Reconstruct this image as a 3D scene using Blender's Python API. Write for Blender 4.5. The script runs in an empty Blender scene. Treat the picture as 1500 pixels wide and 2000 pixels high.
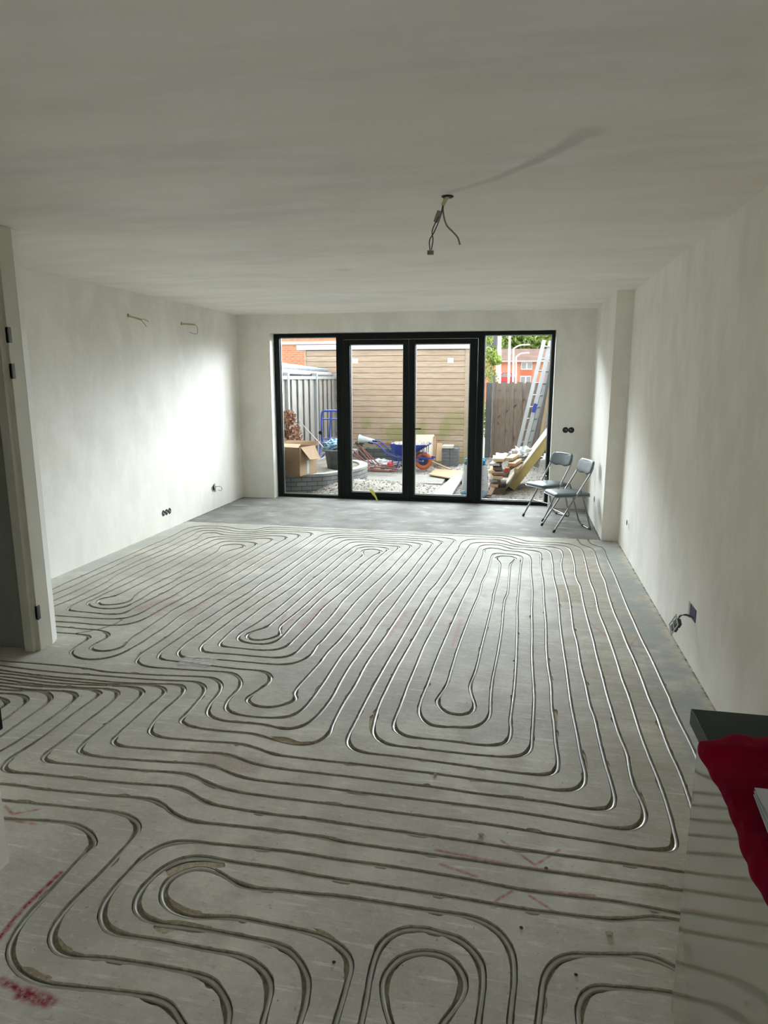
import bpy, math, random
from mathutils import Vector, Matrix, Euler, noise
from mathutils.geometry import delaunay_2d_cdt
random.seed(7)
PI = math.pi
scene = bpy.context.scene
COL = scene.collection

# ------------------------------------------------------------------ camera
cam_d = bpy.data.cameras.new('camera')
cam_d.sensor_fit = 'VERTICAL'; cam_d.sensor_height = 24.0
cam_d.lens = 24.0 * 1316.56 / 2000.0
cam_d.clip_start = 0.02; cam_d.clip_end = 400
cam = bpy.data.objects.new('camera', cam_d); COL.objects.link(cam)
F_ = Vector((-0.19327691, 0.96160986, -0.1948089)); R_ = Vector((0.98038575, 0.19708816, 0.00018476)); U_ = Vector((-0.03857219, 0.19095216, 0.9808412))
cam.matrix_world = Matrix(((R_.x, U_.x, -F_.x, 0), (R_.y, U_.y, -F_.y, 0), (R_.z, U_.z, -F_.z, 1.7308), (0, 0, 0, 1)))
scene.camera = cam

# ------------------------------------------------------------------ view, sky
scene.view_settings.view_transform = 'Standard'
scene.view_settings.look = 'None'
scene.view_settings.gamma = 1.0
scene.view_settings.use_curve_mapping = False
scene.view_settings.exposure = EXPOSURE = 0.46
scene.cycles.use_denoising = True
scene.cycles.use_adaptive_sampling = True
scene.cycles.adaptive_threshold = 0.035
scene.cycles.max_bounces = 10
scene.cycles.diffuse_bounces = 7
scene.cycles.glossy_bounces = 3
scene.cycles.transparent_max_bounces = 12
scene.cycles.sample_clamp_indirect = 12.0
SKY_BASE = 5.6      # even overcast light
SKY_LOBE = 34.0     # bright veiled sun over the garden
world = bpy.data.worlds.new('overcast_sky'); scene.world = world; world.use_nodes = True
nt = world.node_tree; nt.nodes.clear()
def wn(t, **k):
    n = nt.nodes.new(t)
    for a, b in k.items(): setattr(n, a, b)
    return n
tc = wn('ShaderNodeTexCoord'); nrm = wn('ShaderNodeVectorMath', operation='NORMALIZE')
nt.links.new(tc.outputs['Generated'], nrm.inputs[0])
sp_ = wn('ShaderNodeSeparateXYZ'); nt.links.new(nrm.outputs[0], sp_.inputs[0])
def wm(op, a, b=None, c=None):
    n = wn('ShaderNodeMath', operation=op)
    for i, x in enumerate((a, b, c)):
        if x is None: continue
        if isinstance(x, (int, float)): n.inputs[i].default_value = x
        else: nt.links.new(x, n.inputs[i])
    return n.outputs[0]
def wmr(x, a, b, c, d):
    n = wn('ShaderNodeMapRange', interpolation_type='SMOOTHSTEP'); nt.links.new(x, n.inputs[0])
    for i, v in enumerate((a, b, c, d)): n.inputs[i+1].default_value = v
    return n.outputs[0]
# bright band of thin cloud low over the garden side, duller overhead and over the street side
band = wm('MULTIPLY', wmr(wm('ABSOLUTE', wm('SUBTRACT', sp_.outputs[2], .25)), 0.0, .32, SKY_LOBE, 0.0), wmr(sp_.outputs[1], .15, .85, 0.0, 1.0))
base = wm('MULTIPLY', wm('ADD', wm('MULTIPLY_ADD', sp_.outputs[1], .42, 1.1), wm('MULTIPLY', sp_.outputs[2], -.5)), SKY_BASE)
add = wn('ShaderNodeMath', operation='ADD'); nt.links.new(band, add.inputs[0]); nt.links.new(base, add.inputs[1])
bg = wn('ShaderNodeBackground'); bg.inputs[0].default_value = (0.88, 0.955, 1.0, 1); nt.links.new(add.outputs[0], bg.inputs[1])
wo = wn('ShaderNodeOutputWorld'); nt.links.new(bg.outputs[0], wo.inputs[0])

def portal(name, loc, rot, sx, sy):
    l = bpy.data.lights.new(name, 'AREA'); l.shape = 'RECTANGLE'; l.size = sx; l.size_y = sy
    l.cycles.is_portal = True
    o = bpy.data.objects.new(name, l); COL.objects.link(o); o.location = loc; o.rotation_euler = rot
portal('window_portal', (-1.54, 9.62, 1.17), (-PI/2, 0, 0), 3.9, 2.34)
portal('added_rear_window_portal', (-0.35, -2.75, 1.6), (PI/2, 0, 0), 1.6, 1.15)  # guides daylight through the unseen window added behind the camera

# ------------------------------------------------------------------ helpers
def srgb(r, g, b):
    f = lambda c: ((c/255+0.055)/1.055)**2.4 if c > 10 else c/255/12.92
    return (f(r), f(g), f(b), 1)
MATS = {}
def mat(name, col, rough=0.7, metal=0.0, spec=0.4, var=0.0, scale=5.0, stretch=(1, 1, 1), bump=0.0, bscale=40.0, coat=0.0, col2=None, detail=4):
    if name in MATS: return MATS[name]
    m = bpy.data.materials.new(name); m.use_nodes = True; MATS[name] = m
    t = m.node_tree; b = t.nodes['Principled BSDF']
    b.inputs['Base Color'].default_value = (*col[:3], 1); b.inputs['Roughness'].default_value = rough
    b.inputs['Metallic'].default_value = metal; b.inputs['Specular IOR Level'].default_value = spec; b.inputs['Coat Weight'].default_value = coat
    if var or bump or col2:
        tx = t.nodes.new('ShaderNodeTexCoord'); mp = t.nodes.new('ShaderNodeMapping'); mp.inputs['Scale'].default_value = stretch
        t.links.new(tx.outputs['Object'], mp.inputs[0])
    if var or col2:
        n = t.nodes.new('ShaderNodeTexNoise'); n.inputs['Scale'].default_value = scale; n.inputs['Detail'].default_value = detail
        t.links.new(mp.outputs[0], n.inputs['Vector'])
        r = t.nodes.new('ShaderNodeValToRGB'); r.color_ramp.elements[0].position = 0.3; r.color_ramp.elements[1].position = 0.7
        c2 = col2 or [min(1, c*(1+var)) for c in col[:3]]
        r.color_ramp.elements[0].color = (*[c*(1-var) for c in col[:3]], 1); r.color_ramp.elements[1].color = (*c2[:3], 1)
        t.links.new(n.outputs['Fac'], r.inputs[0]); t.links.new(r.outputs[0], b.inputs['Base Color'])
    if bump:
        n2 = t.nodes.new('ShaderNodeTexNoise'); n2.inputs['Scale'].default_value = bscale; n2.inputs['Detail'].default_value = 5
        t.links.new(mp.outputs[0], n2.inputs['Vector'])
        bp = t.nodes.new('ShaderNodeBump'); bp.inputs['Strength'].default_value = bump; bp.inputs['Distance'].default_value = 0.01
        t.links.new(n2.outputs['Fac'], bp.inputs['Height']); t.links.new(bp.outputs[0], b.inputs['Normal'])
    return m
def brick_mat(name, c1, c2, mortar, bw=0.22, bh=0.065, ms=0.01, off=0.5):
    m = bpy.data.materials.new(name); m.use_nodes = True; t = m.node_tree; b = t.nodes['Principled BSDF']; b.inputs['Roughness'].default_value = .85
    tx = t.nodes.new('ShaderNodeTexCoord'); s = t.nodes.new('ShaderNodeSeparateXYZ'); t.links.new(tx.outputs['Object'], s.inputs[0])
    a = t.nodes.new('ShaderNodeMath'); a.operation = 'ADD'; t.links.new(s.outputs[0], a.inputs[0]); t.links.new(s.outputs[1], a.inputs[1])
    c = t.nodes.new('ShaderNodeCombineXYZ'); t.links.new(a.outputs[0], c.inputs[0]); t.links.new(s.outputs[2], c.inputs[1])
    k = t.nodes.new('ShaderNodeTexBrick'); t.links.new(c.outputs[0], k.inputs['Vector'])
    k.inputs['Color1'].default_value = (*c1, 1); k.inputs['Color2'].default_value = (*c2, 1); k.inputs['Mortar'].default_value = (*mortar, 1)
    k.inputs['Scale'].default_value = 1; k.inputs['Brick Width'].default_value = bw; k.inputs['Row Height'].default_value = bh; k.inputs['Mortar Size'].default_value = ms; k.offset = off
    t.links.new(k.outputs[0], b.inputs['Base Color']); return m

class MB:
    def __init__(s): s.v = []; s.f = []; s.mi = []
    def quad(s, pts, mi=0):
        n = len(s.v); s.v += [tuple(p) for p in pts]; s.f.append(list(range(n, n+len(pts)))); s.mi.append(mi); return s
    def box(s, x0, x1, y0, y1, z0, z1, M=None, mi=0):
        n = len(s.v); P = [Vector((x, y, z)) for z in (z0, z1) for y in (y0, y1) for x in (x0, x1)]
        if M is not None: P = [M @ p for p in P]
        s.v += [tuple(p) for p in P]
        for q in ((0, 2, 3, 1), (4, 5, 7, 6), (0, 1, 5, 4), (2, 6, 7, 3), (0, 4, 6, 2), (1, 3, 7, 5)): s.f.append([n+i for i in q]); s.mi.append(mi)
        return s
    def beam(s, a, b, w, h, roll=0, mi=0):
        a, b = Vector(a), Vector(b); d = b-a; L = d.length
        M = Matrix.Translation(a) @ d.to_track_quat('Z', 'Y').to_matrix().to_4x4() @ Matrix.Rotation(roll, 4, 'Z')
        return s.box(-w/2, w/2, -h/2, h/2, 0, L, M, mi)
    def tube(s, pts, r, n=10, cap=True, rr=None, mi=0, flat=1.0):
        pts = [Vector(p) for p in pts]; N = len(pts); base = len(s.v); up = None
        for i, p in enumerate(pts):
            t = (pts[min(i+1, N-1)]-pts[max(i-1, 0)])
            t = t.normalized() if t.length > 1e-9 else Vector((0, 0, 1))
            if up is None: up = Vector((0, 0, 1)) if abs(t.z) < .9 else Vector((0, 1, 0))
            a = t.cross(up); 
            if a.length < 1e-5: a = t.orthogonal()
            a.normalize(); b = a.cross(t).normalized(); up = b
            R = rr[i] if rr else r
            for k in range(n):
                th = 2*PI*k/n; s.v.append(tuple(p+a*R*math.cos(th)+b*R*flat*math.sin(th)))
        for i in range(N-1):
            for k in range(n):
                q = base+i*n; s.f.append([q+k, q+(k+1) % n, q+n+(k+1) % n, q+n+k]); s.mi.append(mi)
        if cap:
            s.f.append([base+k for k in range(n)][::-1]); s.f.append([base+(N-1)*n+k for k in range(n)]); s.mi += [mi, mi]
        return s
    def lathe(s, prof, c=(0, 0, 0), n=24, M=None, mi=0):
        base = len(s.v)
        for r, z in prof:
            for k in range(n):
                p = Vector((c[0]+r*math.cos(2*PI*k/n), c[1]+r*math.sin(2*PI*k/n), c[2]+z))
                s.v.append(tuple(M @ p if M is not None else p))
        for i in range(len(prof)-1):
            for k in range(n):
                q = base+i*n; s.f.append([q+k, q+(k+1) % n, q+n+(k+1) % n, q+n+k]); s.mi.append(mi)
        return s
    def prism(s, poly, d, M=None, mi=0):
        """poly: list of 3d points, d: extrusion vector"""
        d = Vector(d); n = len(s.v); P = [Vector(p) for p in poly]; Q = [p+d for p in P]; k = len(P)
        if M is not None: P = [M @ p for p in P]; Q = [M @ p for p in Q]
        s.v += [tuple(p) for p in P+Q]
        s.f.append([n+i for i in range(k)][::-1]); s.f.append([n+k+i for i in range(k)]); s.mi += [mi, mi]
        for i in range(k): s.f.append([n+i, n+(i+1) % k, n+k+(i+1) % k, n+k+i]); s.mi.append(mi)
        return s
    def grid(s, fn, nu, nv, mi=0):
        n = len(s.v)
        for j in range(nv+1):
            for i in range(nu+1): s.v.append(tuple(fn(i/nu, j/nv)))
        for j in range(nv):
            for i in range(nu):
                q = n+j*(nu+1)+i; s.f.append([q, q+1, q+nu+2, q+nu+1]); s.mi.append(mi)
        return s
    def build(s, name, mats, parent=None, smooth=False, bevel=0, seg=2, loc=None, solid=0):
        me = bpy.data.meshes.new(name); me.from_pydata(s.v, [], s.f); me.update()
        if not isinstance(mats, (list, tuple)): mats = [mats]
        for m in mats: me.materials.append(m)
        for p, i in zip(me.polygons, s.mi): p.material_index = i
        if smooth:
            for p in me.polygons: p.use_smooth = True
            try: me.set_sharp_from_angle(angle=math.radians(40))
            except Exception: pass
        o = bpy.data.objects.new(name, me); COL.objects.link(o)
        if loc is not None: o.location = loc
        if parent is not None: o.parent = parent
        if solid:
            q = o.modifiers.new('solid', 'SOLIDIFY'); q.thickness = solid; q.offset = 0
        if bevel:
            q = o.modifiers.new('bevel', 'BEVEL'); q.width = bevel; q.segments = seg; q.limit_method = 'ANGLE'
        return o
def tag(o, label, cat, group=None, kind=None):
    o['label'] = label; o['category'] = cat
    if group: o['group'] = group
    if kind: o['kind'] = kind
    return o
def thing(name, loc, label, cat, rz=0, group=None):
    o = bpy.data.objects.new(name, None); COL.objects.link(o); o.location = loc; o.rotation_euler = (0, 0, rz); o.empty_display_size = .1
    return tag(o, label, cat, group)
def struct(o): o['kind'] = 'structure'; return o
def frame_empty(name):
    o = bpy.data.objects.new(name, None); COL.objects.link(o); return struct(o)
def box_obj(name, d, m, parent=None, bevel=0, M=None):
    return MB().box(*d, M=M).build(name, m, parent, bevel=bevel)
def crs(w, step):
    out = []; n = len(w); D = len(w[0])
    for i in range(n-1):
        p0 = w[max(i-1, 0)]; p1 = w[i]; p2 = w[i+1]; p3 = w[min(i+2, n-1)]
        d = math.dist(p1, p2); k = max(1, int(round(d/step)))
        m1 = [p2[j]-p0[j] for j in range(D)]; m2 = [p3[j]-p1[j] for j in range(D)]
        l1 = math.hypot(*m1) or 1; l2 = math.hypot(*m2) or 1
        for s_ in range(k):
            t = s_/k; a = 2*t**3-3*t**2+1; b = t**3-2*t**2+t; c = -2*t**3+3*t**2; e = t**3-t**2
            out.append(tuple(a*p1[j]+b*m1[j]/l1*d+c*p2[j]+e*m2[j]/l2*d for j in range(D)))
    out.append(tuple(w[-1])); return out

# ------------------------------------------------------------------ surfaces
def stroke_nodes(t, pos, strokes, blur, nz=None):
    """smallest distance to a set of straight strokes, as a 0..1 mask"""
    last = None
    for (ax, ay), (bx, by), w in strokes:
        sub = t.nodes.new('ShaderNodeVectorMath'); sub.operation = 'SUBTRACT'; t.links.new(pos, sub.inputs[0]); sub.inputs[1].default_value = (ax, ay, 0)
        d = Vector((bx-ax, by-ay, 0)); dl = d.length_squared or 1e-6
        dt = t.nodes.new('ShaderNodeVectorMath'); dt.operation = 'DOT_PRODUCT'; t.links.new(sub.outputs[0], dt.inputs[0]); dt.inputs[1].default_value = d/dl
        cl = t.nodes.new('ShaderNodeClamp'); t.links.new(dt.outputs['Value'], cl.inputs[0])
        sc = t.nodes.new('ShaderNodeVectorMath'); sc.operation = 'SCALE'; sc.inputs[0].default_value = d; t.links.new(cl.outputs[0], sc.inputs['Scale'])
        ds = t.nodes.new('ShaderNodeVectorMath'); ds.operation = 'DISTANCE'; t.links.new(sub.outputs[0], ds.inputs[0]); t.links.new(sc.outputs[0], ds.inputs[1])
        dv = t.nodes.new('ShaderNodeMath'); dv.operation = 'DIVIDE'; t.links.new(ds.outputs['Value'], dv.inputs[0]); dv.inputs[1].default_value = w
        if last is None: last = dv
        else:
            mn = t.nodes.new('ShaderNodeMath'); mn.operation = 'MINIMUM'; t.links.new(last.outputs[0], mn.inputs[0]); t.links.new(dv.outputs[0], mn.inputs[1]); last = mn
    mr = t.nodes.new('ShaderNodeMapRange'); mr.interpolation_type = 'SMOOTHSTEP'; t.links.new(last.outputs[0], mr.inputs[0])
    mr.inputs[1].default_value = blur; mr.inputs[2].default_value = 1.0; mr.inputs[3].default_value = 1.0; mr.inputs[4].default_value = 0.0
    return mr.outputs[0]
def nmath(t, op, a, b=None, c=None):
    n = t.nodes.new('ShaderNodeMath'); n.operation = op
    for i, x in enumerate((a, b, c)):
        if x is None: continue
        if isinstance(x, (int, float)): n.inputs[i].default_value = x
        else: t.links.new(x, n.inputs[i])
    return n.outputs[0]
def nmix(t, f, a, b):
    n = t.nodes.new('ShaderNodeMix'); n.data_type = 'RGBA'
    if isinstance(f, (int, float)): n.inputs[0].default_value = f
    else: t.links.new(f, n.inputs[0])
    for i, x in ((6, a), (7, b)):
        if isinstance(x, (tuple, list)): n.inputs[i].default_value = (*x[:3], 1)
        else: t.links.new(x, n.inputs[i])
    return n.outputs[2]
def nnoise(t, vec, scale, detail=4, stretch=None, rough=.55):
    if stretch:
        mp = t.nodes.new('ShaderNodeMapping'); mp.inputs['Scale'].default_value = stretch; t.links.new(vec, mp.inputs[0]); vec = mp.outputs[0]
    n = t.nodes.new('ShaderNodeTexNoise'); n.inputs['Scale'].default_value = scale; n.inputs['Detail'].default_value = detail; n.inputs['Roughness'].default_value = rough
    t.links.new(vec, n.inputs['Vector']); return n.outputs['Fac']
def nstep(t, x, a, b):
    n = t.nodes.new('ShaderNodeMapRange'); n.interpolation_type = 'SMOOTHSTEP'; t.links.new(x, n.inputs[0]); n.inputs[1].default_value = a; n.inputs[2].default_value = b; return n.outputs[0]

def plaster(name, base, strokes=None, big=1.6, stretch=(1, 1, 1)):
    m = bpy.data.materials.new(name); m.use_nodes = True; t = m.node_tree; b = t.nodes['Principled BSDF']
    b.inputs['Roughness'].default_value = .62; b.inputs['Specular IOR Level'].default_value = .25
    g = t.nodes.new('ShaderNodeNewGeometry'); pos = g.outputs['Position']
    n1 = nstep(t, nnoise(t, pos, big, 5, stretch), .38, .66); n2 = nstep(t, nnoise(t, pos, big*3.1, 6, stretch, .65), .4, .68); n3 = nnoise(t, pos, .6, 2)
    c = nmix(t, n1, [v*.90 for v in base], base); c = nmix(t, nmath(t, 'MULTIPLY', n2, .6), c, (base[0]*1.05, base[1]*1.06, base[2]*1.10))
    st_ = nstep(t, nnoise(t, pos, 3.4, 6, (2.2, 2.2, .25) if stretch[2] != 1 else (.4, 3, 1), .7), .50, .72); c = nmix(t, nmath(t, 'MULTIPLY', st_, .22), c, [v*.88 for v in base])
    c = nmix(t, nmath(t, 'MULTIPLY', nstep(t, n3, .45, .7), .5), c, (base[0]*1.0, base[1]*.955, base[2]*.91))
    if strokes:
        pf = t.nodes.new('ShaderNodeVectorMath'); pf.operation = 'MULTIPLY'; t.links.new(pos, pf.inputs[0]); pf.inputs[1].default_value = (1, 1, 0)
        s = stroke_nodes(t, pf.outputs[0], strokes, .25); s = nmath(t, 'MULTIPLY', s, nmath(t, 'ADD', .30, nmath(t, 'MULTIPLY', n2, .3)))
        c = nmix(t, s, c, [v*.55 for v in base])
    t.links.new(c, b.inputs['Base Color'])
    bp = t.nodes.new('ShaderNodeBump'); bp.inputs['Strength'].default_value = .12; bp.inputs['Distance'].default_value = .02
    t.links.new(nnoise(t, pos, 9, 5, stretch), bp.inputs['Height']); t.links.new(bp.outputs[0], b.inputs['Normal'])
    return m
WALLC = (.86, .835, .775)
M_wall = plaster('wall_plaster', WALLC, stretch=(1, 1, .6))
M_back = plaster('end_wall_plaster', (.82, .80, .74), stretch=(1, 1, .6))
def flat_strokes(s): return s
M_ceil = plaster('ceiling_plaster', (.87, .84, .78), [((-.368, 3.439), (-.169, 3.281), .035), ((-.169, 3.281), (.007, 3.062), .04), ((.007, 3.062), (.137, 2.861), .05), ((.137, 2.861), (.19, 2.74), .06), ((.2, 2.745), (.2, 2.75), .085), ((-1.47, 5.617), (-1.46, 5.617), .09)], big=1.1, stretch=(.5, 1.6, 1))

def floor_mat():
    m = bpy.data.materials.new('raw_concrete'); m.use_nodes = True; t = m.node_tree; b = t.nodes['Principled BSDF']
    g = t.nodes.new('ShaderNodeNewGeometry'); pos = g.outputs['Position']
    fl = t.nodes.new('ShaderNodeVectorMath'); fl.operation = 'MULTIPLY'; t.links.new(pos, fl.inputs[0]); fl.inputs[1].default_value = (1, 1, 0); p2 = fl.outputs[0]
    sx = t.nodes.new('ShaderNodeSeparateXYZ'); t.links.new(pos, sx.inputs[0]); X, Y = sx.outputs[0], sx.outputs[1]
    big = nnoise(t, pos, 1.3, 4); mid = nnoise(t, pos, 6, 6, None, .65); fine = nnoise(t, pos, 38, 6, None, .7)
    A = (.585, .565, .505)
    c = nmix(t, nstep(t, big, .35, .65), [v*.76 for v in A], [v*1.08 for v in A])
    c = nmix(t, nmath(t, 'MULTIPLY', nstep(t, mid, .42, .68), .7), c, (A[0]*.74, A[1]*.73, A[2]*.72))
    c = nmix(t, nmath(t, 'MULTIPLY', nstep(t, fine, .5, .75), .55), c, [v*1.22 for v in A])
    # trowel scratches and dark specks
    scr = nnoise(t, pos, 3.0, 7, (1.2, 14, 1), .7); c = nmix(t, nmath(t, 'MULTIPLY', nstep(t, scr, .54, .68), .6), c, (.78, .77, .73))
    scd = nnoise(t, pos, 3.6, 7, (1.5, 11, 1), .72); c = nmix(t, nmath(t, 'MULTIPLY', nstep(t, scd, .55, .68), .5), c, (.36, .34, .29))
    dgs = nnoise(t, pos, 2.0, 7, (6, 2.2, 1), .75); c = nmix(t, nmath(t, 'MULTIPLY', nstep(t, dgs, .58, .70), .4), c, (.38, .35, .29))
    spk = nnoise(t, pos, 55, 3); c = nmix(t, nmath(t, 'MULTIPLY', nstep(t, spk, .68, .73), .75), c, (.19, .17, .13))
    sp2 = nnoise(t, pos, 16, 5, (1, 2.5, 1), .7); c = nmix(t, nmath(t, 'MULTIPLY', nstep(t, sp2, .58, .70), .65), c, (.33, .30, .245))
    # brownish screed stains in the right half, blue-grey strip along the right wall
    wob = nmath(t, 'MULTIPLY', nmath(t, 'SUBTRACT', mid, .5), .5)
    br = nmath(t, 'MULTIPLY', nstep(t, nmath(t, 'ADD', X, wob), .25, .55), nstep(t, nnoise(t, pos, 2.2, 6, (.7, 5, 1), .7), .40, .66))
    c = nmix(t, nmath(t, 'MULTIPLY', br, .6), c, (.40, .345, .255))
    gb = nmath(t, 'MULTIPLY', nstep(t, nmath(t, 'ADD', X, wob), .76, .86), nstep(t, nnoise(t, pos, 5, 6, None, .7), .36, .62))
    c = nmix(t, nmath(t, 'MULTIPLY', gb, .85), c, (.37, .41, .415))
    gl = nmath(t, 'MULTIPLY', nstep(t, nmath(t, 'ADD', nmath(t, 'MULTIPLY', X, -1), wob), 3.72, 3.8), nstep(t, mid, .4, .6))
    c = nmix(t, nmath(t, 'MULTIPLY', gl, .5), c, (.5, .55, .54))
    sm = stroke_nodes(t, p2, [((-1.15, 5.3), (-.75, 4.6), .3), ((-2.9, 5.6), (-2.3, 5.9), .3), ((-1.9, 4.7), (-2.4, 4.9), .25)], 0)
    c = nmix(t, nmath(t, 'MULTIPLY', nmath(t, 'MULTIPLY', sm, nstep(t, nnoise(t, pos, 9, 6, (1, 3, 1), .7), .4, .6)), .5), c, (.40, .35, .27))
    # rectangular patches of filled-in mortar
    def rect(x0, x1, y0, y1, e=.01):
        q = nmath(t, 'MULTIPLY', nstep(t, X, x0-e, x0+e), nmath(t, 'SUBTRACT', 1, nstep(t, X, x1-e, x1+e)))
        q2 = nmath(t, 'MULTIPLY', nstep(t, Y, y0-e, y0+e), nmath(t, 'SUBTRACT', 1, nstep(t, Y, y1-e, y1+e)))
        return nmath(t, 'MULTIPLY', q, q2)
    c = nmix(t, nmath(t, 'MULTIPLY', rect(.353, .532, 5.25, 5.72), .85), c, nmix(t, nstep(t, nnoise(t, pos, 30, 5), .4, .6), (.34, .30, .22), (.44, .39, .30)))
    c = nmix(t, nmath(t, 'MULTIPLY', rect(-1.40, -1.09, 2.55, 2.68, .02), .7), c, nmix(t, nstep(t, nnoise(t, pos, 60, 5), .4, .6), (.46, .39, .33), (.38, .31, .27)))
    # old floor of the extension, darker with pale trowel smears
    ew = nmath(t, 'MULTIPLY', nmath(t, 'SUBTRACT', nnoise(t, pos, 4, 5), .5), .12)
    ex = nstep(t, nmath(t, 'ADD', Y, ew), 7.465, 7.485)
    c2 = nmix(t, nstep(t, nnoise(t, pos, 2.5, 5), .35, .65), (.22, .212, .197), (.31, .305, .29))
    c2 = nmix(t, nmath(t, 'MULTIPLY', nstep(t, nnoise(t, pos, 3, 6, (1, 2.6, 1), .6), .56, .66), .6), c2, (.47, .47, .47))
    c = nmix(t, ex, c, c2)
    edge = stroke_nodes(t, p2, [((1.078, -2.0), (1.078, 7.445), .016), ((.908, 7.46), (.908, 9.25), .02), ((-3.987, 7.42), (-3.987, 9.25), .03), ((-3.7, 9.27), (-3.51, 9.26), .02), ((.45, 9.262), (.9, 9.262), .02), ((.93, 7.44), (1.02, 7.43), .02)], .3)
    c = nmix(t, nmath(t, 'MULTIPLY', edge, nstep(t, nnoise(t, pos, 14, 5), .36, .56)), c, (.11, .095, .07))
    lip = stroke_nodes(t, p2, [((1.065, -2.0), (1.065, 7.445), .07), ((-3.987, 3.7), (-3.987, 7.3), .07)], 0)
    c = nmix(t, nmath(t, 'MULTIPLY', nmath(t, 'MULTIPLY', lip, .7), nstep(t, nnoise(t, pos, 11, 6, None, .7), .42, .6)), c, (.66, .60, .48))
    # red marker-spray lines on the screed
    soft = [((-2.797, 4.437), (-2.688, 4.813), .05), ((-2.63, 4.355), (-2.626, 4.656), .05), ((-2.394, 4.46), (-2.388, 4.704), .04),
            ((-1.602, 4.324), (-1.558, 4.771), .032), ((-1.459, 4.353), (-1.446, 4.782), .032), ((-1.645, 4.389), (-1.675, 4.605), .025),
            ((-.834, 4.205), (-.792, 4.76), .03), ((-.601, 4.526), (-.58, 4.712), .025), ((-.447, 4.426), (-.443, 4.663), .022), ((-.378, 4.189), (-.372, 4.699), .028),
            ((.674, 6.29), (.753, 6.394), .03), ((.60, 6.2), (.70, 6.5), .018), ((.541, 4.829), (.661, 4.506), .02), ((.765, 4.437), (.864, 4.413), .012), ((.855, 4.64), (.763, 4.419), .012), ((.855, 4.64), (.875, 4.441), .012)]
    arr = [((-.251, 2.221), (.032, 2.195), .014), ((.032, 2.195), (.335, 2.196), .014), ((-.008, 2.322), (.114, 2.212), .011), ((.114, 2.212), (.205, 2.313), .011),
           ((-.223, 2.149), (-.092, 2.113), .013), ((-.02, 2.011), (.034, 2.069), .011), ((.094, 2.057), (.171, 2.004), .011), ((.034, 2.081), (.308, 2.10), .014),
           ((-2.02, 2.131), (-1.953, 2.094), .012), ((-1.953, 2.094), (-1.864, 2.145), .012), ((-1.96, 2.059), (-1.817, 2.056), .012)]
    hard = [((-1.546, 1.838), (-1.56, 1.66), .017), ((-1.56, 1.66), (-1.545, 1.53), .017), ((-1.43, 1.415), (-1.33, 1.395), .022), ((-1.33, 1.395), (-1.24, 1.385), .034), ((-1.34, 1.385), (-1.25, 1.378), .03)]
    spray = nstep(t, nnoise(t, pos, 45, 4), .3, .62)
    not_ex = nmath(t, 'SUBTRACT', 1, ex)
    for st, k, cc in ((soft, .55, (.50, .20, .21)), (arr, .85, (.36, .10, .11)), (hard, 1.0, (.25, .012, .035))):
        f = nmath(t, 'MULTIPLY', stroke_nodes(t, p2, st, 0), nmath(t, 'MULTIPLY', nmath(t, 'ADD', .35, nmath(t, 'MULTIPLY', spray, .65)), k))
        c = nmix(t, f, c, cc)
    t.links.new(c, b.inputs['Base Color'])
    b.inputs['Specular IOR Level'].default_value = .16
    rg = nmath(t, 'ADD', .5, nmath(t, 'MULTIPLY', mid, .25)); t.links.new(rg, b.inputs['Roughness']); t.links.new(nmath(t, 'SUBTRACT', .15, nmath(t, 'MULTIPLY', ex, .11)), b.inputs['Specular IOR Level'])
    bp = t.nodes.new('ShaderNodeBump'); bp.inputs['Strength'].default_value = .35; bp.inputs['Distance'].default_value = .006
    t.links.new(nnoise(t, pos, 24, 7, (1, 1.4, 1), .65), bp.inputs['Height']); t.links.new(bp.outputs[0], b.inputs['Normal'])
    return m
M_floor = floor_mat()
M_groove = mat('sawn_groove_concrete', (.40, .365, .275), .9, var=.25, scale=60, bump=.4, bscale=150)
M_chip = mat('chipped_screed', (.45, .395, .30), .9, var=.22, scale=90, bump=.6, bscale=120)
M_pipe = mat('heating_pipe_plastic', (.46, .46, .44), .40, metal=.35, spec=.5, var=.08, scale=30)
M_black = mat('black_aluminium', (.006, .009, .008), .45, spec=.18)
M_white = mat('white_paint', (.76, .76, .72), .4)
M_cream = mat('cream_frame_paint', (.56, .55, .47), .42, var=.05, scale=3)
M_steel = mat('satin_steel', (.12, .125, .125), .35, metal=.8)
M_spacer = mat('glass_spacer', (.55, .57, .57), .4, metal=.5)
def glass_mat():
    m = bpy.data.materials.new('window_glass'); m.use_nodes = True; t = m.node_tree; t.nodes.clear()
    o = t.nodes.new('ShaderNodeOutputMaterial'); mx = t.nodes.new('ShaderNodeMixShader'); tr = t.nodes.new('ShaderNodeBsdfTransparent'); gl = t.nodes.new('ShaderNodeBsdfGlossy')
    lw = t.nodes.new('ShaderNodeLayerWeight'); lw.inputs[0].default_value = .5; pw = t.nodes.new('ShaderNodeMath'); pw.operation = 'POWER'; t.links.new(lw.outputs['Facing'], pw.inputs[0]); pw.inputs[1].default_value = 5
    fr = t.nodes.new('ShaderNodeMath'); fr.operation = 'MULTIPLY_ADD'; t.links.new(pw.outputs[0], fr.inputs[0]); fr.inputs[1].default_value = .5; fr.inputs[2].default_value = .005; gl.inputs['Roughness'].default_value = 0.0; tr.inputs[0].default_value = (.975, .985, .98, 1)
    t.links.new(fr.outputs[0], mx.inputs[0]); t.links.new(tr.outputs[0], mx.inputs[1]); t.links.new(gl.outputs[0], mx.inputs[2]); t.links.new(mx.outputs[0], o.inputs[0]); return m
M_glass = glass_mat()
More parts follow.
